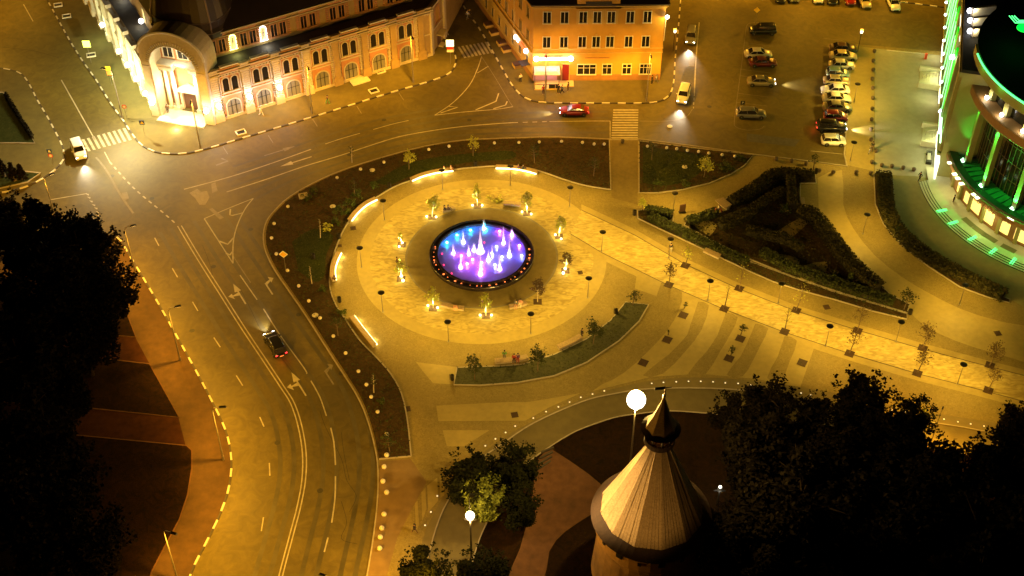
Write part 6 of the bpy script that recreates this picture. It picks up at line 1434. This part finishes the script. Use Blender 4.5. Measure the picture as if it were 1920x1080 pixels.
# ================================================================ PEOPLE
PP = [((877, 36), 'walk', 2.2, 'white', 'grey', 'person in white walking up the narrow street'), ((881, 34), 'walk', 2.2, 'black', 'black', 'person in black walking beside the one in white'), ((976, 155), 'stand', .5, 'white', 'black', 'person in white top standing left of the lit shop'), ((1019, 177), 'stand', 3, 'red', 'brown', 'person in dark red beside the street lamp before the shop'), ((1047, 175), 'stand', 3, 'black', 'black', 'person in black, left one of two before the red door'), ((1054, 176), 'walk', 1.6, 'blue', 'black', 'person striding with a pale head before the red door'), ((1065, 171), 'stand', 1, 'brown', 'brown', 'brown clothed person at the step of the red door'),
      ((1222, 158), 'stand', 1, 'black', 'black', 'person in black at the right end of the orange facade'), ((1230, 156), 'walk', 1, 'white', 'grey', 'person in white beside the one in black, right of the orange facade'), ((490, 217), 'walk', -2, 'white', 'white', 'person in white walking before the ornate facade'), ((615, 196), 'walk', 1, 'brown', 'green', 'person in dull clothes walking before the ornate facade'), ((316, 213), 'stand', 0, 'brown', 'black', 'person standing at the left foot of the corner portal'), ((384, 221), 'stand', 0, 'black', 'brown', 'person standing at the right foot of the corner portal'),
      ((1723, 340), 'walk', 2, 'black', 'black', 'person in black walking on the forecourt before the mall'), ((1257, 474), 'stand', 3, 'black', 'white', 'person in black standing against the lamp pole on the promenade edge'), ((946, 675), 'stand', 0, 'green', 'grey', 'person in green top standing behind the lower bench'), ((747, 509), 'stand', 1, 'grey', 'blue', 'person in grey standing left of the fountain, nearer one'), ((745, 500), 'stand', 2, 'brown', 'black', 'person in brown standing left of the fountain behind the grey one'), ((1091, 634), 'stand', 2, 'black', 'black', 'person in black at the end of the lower right bench'), ((759, 983), 'walk', 1, 'black', 'brown', 'person walking on the lower pavement near the dark tree'), ((1786, 383), 'stand', 1, 'black', 'brown', 'person standing on the pale terrace by the mall')]
for px, kd, a, tp3, lg3, lb in PP:
    if px == (759, 983): px = (778, 1000)
    person(px, kd, a, tp3, lg3, lb, group='people walking or standing', hair=HL if 'white' in lb else None)
SS = [((833, 323), -1.6, 'white', 'grey', 'person in white on the end of the top left lit bench'), ((846, 322), -1.5, 'pink', 'brown', 'person in pink on the end of the top left lit bench'), ((972, 320), -1.5, 'purple', 'black', 'left one of two dark sitters on the top lit bench'), ((981, 321), -1.5, 'black', 'blue', 'right one of two dark sitters on the top lit bench'), ((834, 398), -1.1, 'black', 'black', 'left one of the dark couple on the short bench above the fountain'), ((841, 397), -1.1, 'brown', 'black', 'right one of the dark couple on the short bench above the fountain'), ((628, 530), 0, 'brown', 'white', 'person at the lower end of the left lit bench'), ((964, 677), 3.1, 'red', 'black', 'sitter in red on the lower bench'), ((971, 676), 3.1, 'purple', 'red', 'sitter in purple beside the red one on the lower bench'), ((968, 576), 2.9, 'grey', 'pink', 'left sitter on the bench lower right of the fountain'), ((976, 574), 2.9, 'pink', 'white', 'right sitter on the bench lower right of the fountain'), ((1347, 397), -1.8, 'white', 'red', 'person in white sitting at the hedge garden corner bench'), ((1341, 401), -1.8, 'red', 'black', 'dark red clothed person sitting beside the corner bench')]
for px, a, tp3, lg3, lb in SS: person(px, 'sit', a+pi/2-pi/2+ (0), tp3, lg3, lb, group='people sitting on benches')
# cyclist's bicycle pushed by a person
pr_ = person((1634, 283), 'walk', 2.6, 'black', 'brown', 'person in dark clothes pushing a bicycle past the bollards')
by = thing('bicycle', 'bicycle pushed by a person beside the lowest bollards of the row', 'bicycle', G(1630, 286, .13), 1.1)
for x in (-.5, .5):
    wv = MB(); wv.tube([(x+.33*cos(k*pi/8), 0, .33+.33*sin(k*pi/8)) for k in range(17)], .022, 5)
    for k in range(6): wv.tube([(x, 0, .33), (x+.32*cos(k*pi/3), 0, .33+.32*sin(k*pi/3))], .006, 3)
    wv.build('wheel', M_rubber, by)
MB().tube([(-.5, 0, .33), (-.12, 0, .8), (.38, 0, .82), (.5, 0, .33)], .022, 5).tube([(-.12, 0, .8), (0, 0, .33), (.38, 0, .8)], .022, 5).tube([(.38, -.25, .98), (.36, 0, .95), (.38, .25, .98)], .018, 5).tube([(.38, 0, .8), (.36, 0, .95)], .018, 5).build('frame', M_chrome, by)
MB().box(-.18, 0, .88, .25, .12, .06).build('saddle', M_black, by)

# ================================================================ BIG DARK TREES
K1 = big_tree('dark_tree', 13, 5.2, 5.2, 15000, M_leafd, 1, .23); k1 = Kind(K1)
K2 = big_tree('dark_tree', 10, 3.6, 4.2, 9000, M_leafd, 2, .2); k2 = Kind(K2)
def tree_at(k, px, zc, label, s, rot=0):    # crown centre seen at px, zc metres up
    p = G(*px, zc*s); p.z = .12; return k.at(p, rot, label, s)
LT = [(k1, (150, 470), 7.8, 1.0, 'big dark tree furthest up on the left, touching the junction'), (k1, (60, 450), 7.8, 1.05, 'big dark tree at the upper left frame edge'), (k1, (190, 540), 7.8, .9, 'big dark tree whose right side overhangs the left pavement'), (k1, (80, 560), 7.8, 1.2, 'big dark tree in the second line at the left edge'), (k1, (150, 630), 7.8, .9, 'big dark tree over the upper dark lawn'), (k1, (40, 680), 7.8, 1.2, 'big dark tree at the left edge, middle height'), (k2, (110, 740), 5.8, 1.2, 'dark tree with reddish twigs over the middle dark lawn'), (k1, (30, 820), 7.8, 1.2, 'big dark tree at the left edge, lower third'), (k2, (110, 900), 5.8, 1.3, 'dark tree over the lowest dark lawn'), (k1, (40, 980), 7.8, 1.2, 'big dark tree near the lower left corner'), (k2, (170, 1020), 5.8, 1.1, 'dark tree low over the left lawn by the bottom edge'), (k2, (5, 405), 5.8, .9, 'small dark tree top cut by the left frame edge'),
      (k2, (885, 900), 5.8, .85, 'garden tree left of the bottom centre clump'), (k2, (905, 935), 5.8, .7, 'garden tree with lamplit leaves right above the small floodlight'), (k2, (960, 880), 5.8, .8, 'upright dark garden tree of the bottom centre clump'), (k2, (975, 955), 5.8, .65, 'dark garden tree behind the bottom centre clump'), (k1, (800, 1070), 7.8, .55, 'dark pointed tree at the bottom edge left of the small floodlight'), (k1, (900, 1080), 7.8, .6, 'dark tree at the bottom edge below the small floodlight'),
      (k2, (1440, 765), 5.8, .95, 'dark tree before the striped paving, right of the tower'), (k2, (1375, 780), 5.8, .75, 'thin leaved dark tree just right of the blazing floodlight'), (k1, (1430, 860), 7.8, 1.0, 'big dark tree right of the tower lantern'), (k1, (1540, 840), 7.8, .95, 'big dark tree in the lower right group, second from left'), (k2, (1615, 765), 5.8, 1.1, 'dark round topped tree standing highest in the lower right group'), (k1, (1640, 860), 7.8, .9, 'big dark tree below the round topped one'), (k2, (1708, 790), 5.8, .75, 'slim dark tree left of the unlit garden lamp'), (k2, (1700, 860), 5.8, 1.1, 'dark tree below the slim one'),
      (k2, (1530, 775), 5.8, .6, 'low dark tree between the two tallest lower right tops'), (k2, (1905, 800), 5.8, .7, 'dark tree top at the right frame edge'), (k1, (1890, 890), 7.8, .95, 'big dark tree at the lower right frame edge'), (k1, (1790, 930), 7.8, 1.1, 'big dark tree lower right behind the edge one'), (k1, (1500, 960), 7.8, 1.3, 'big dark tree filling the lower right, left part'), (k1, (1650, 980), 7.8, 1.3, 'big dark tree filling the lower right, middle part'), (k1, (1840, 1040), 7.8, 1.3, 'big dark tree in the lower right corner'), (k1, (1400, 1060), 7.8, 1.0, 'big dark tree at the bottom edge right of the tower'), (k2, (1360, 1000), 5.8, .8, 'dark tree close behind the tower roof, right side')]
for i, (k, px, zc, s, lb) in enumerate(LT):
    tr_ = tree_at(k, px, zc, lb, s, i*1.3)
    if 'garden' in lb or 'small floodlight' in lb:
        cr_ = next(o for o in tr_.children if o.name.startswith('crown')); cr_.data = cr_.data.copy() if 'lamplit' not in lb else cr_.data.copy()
        cr_.data.materials[0] = mat('leaf_painted_lamplit', (.10, .115, .016), .9, spec=.1, var=.6, vs=1.6) if 'lamplit' in lb else mat('leaf_garden', (.008, .009, .002), 1, spec=.05, var=.4, vs=1.6)  # lamplight is put into the leaf colour of the lamplit tree
for px, h, lb in (((28, 338), 3.2, 'small dark conifer left one in the corner lawn'), ((43, 336), 2.6, 'small dark conifer right one in the corner lawn'), ((8, 330), 3.0, 'small dark conifer cut by the left frame edge')):
    t = conifer('conifer', h, 1.0, 260, int(px[0])); t['label'] = lb; t['group'] = 'small conifers in the corner lawn'; t.location = G(*px, .17)
sh = [((20+i*5.2, 195+i*7.6)) for i in range(9)]
hd_ = hedge([(12, 182), (62, 262)], .5, .7, 'row of small bushes along the corner lawn edge', 40, M_leafd)
# spotlight and pole added on the small mast to light the tower roof
fm_ = next(o for o in C.objects if o.name.startswith('floodlight_mast') and 'smaller' in o['label'])
hm_ = hgt(884, 1045, 967); src = Vector((fm_.location.x, fm_.location.y, hm_+3.6)); tgt = Vector((tc.x-1.5, tc.y-1, TZ+3.5)); d_ = (tgt-src).normalized()
MB().tube([(0, 0, 0), (0, 0, 3.5)], .05, 6).box(.25, 0, 3.45, .5, .35, .3).build('added_spotlight_head', M_dark, fm_, (0, 0, hm_-.2))
q_ = d_.to_track_quat('-Z', 'Y').to_euler(); lamp('SPOT', (0.75, 0, hm_+3.5), 34000, (1, .62, .2), fm_, .15, 44, q_, name='added_tower_spot', blend=.7)

sm_ = G(1140, 1350, .12); ft2 = thing('floodlight_mast', 'added unseen floodlight mast below the bottom frame edge, lighting the tower roof', 'floodlight', sm_, 0, 'floodlight masts in the garden')  # unseen mast added to brighten the south roof facets
MB().tube([(0, 0, 0), (0, 0, 13)], [.14, .07], 8).build('pole', M_dark, ft2); MB().box(0, .2, 12.9, .7, .5, .4).build('added_spotlight_head', M_dark, ft2)
d2 = (Vector((tc.x, tc.y, TZ+5.0))-Vector((sm_.x, sm_.y+.6, 13))).normalized()
lamp('SPOT', (0, .7, 13.1), 3600, (1, .54, .12), ft2, .15, 52, d2.to_track_quat('-Z', 'Y').to_euler(), 'added_tower_spot', .8)
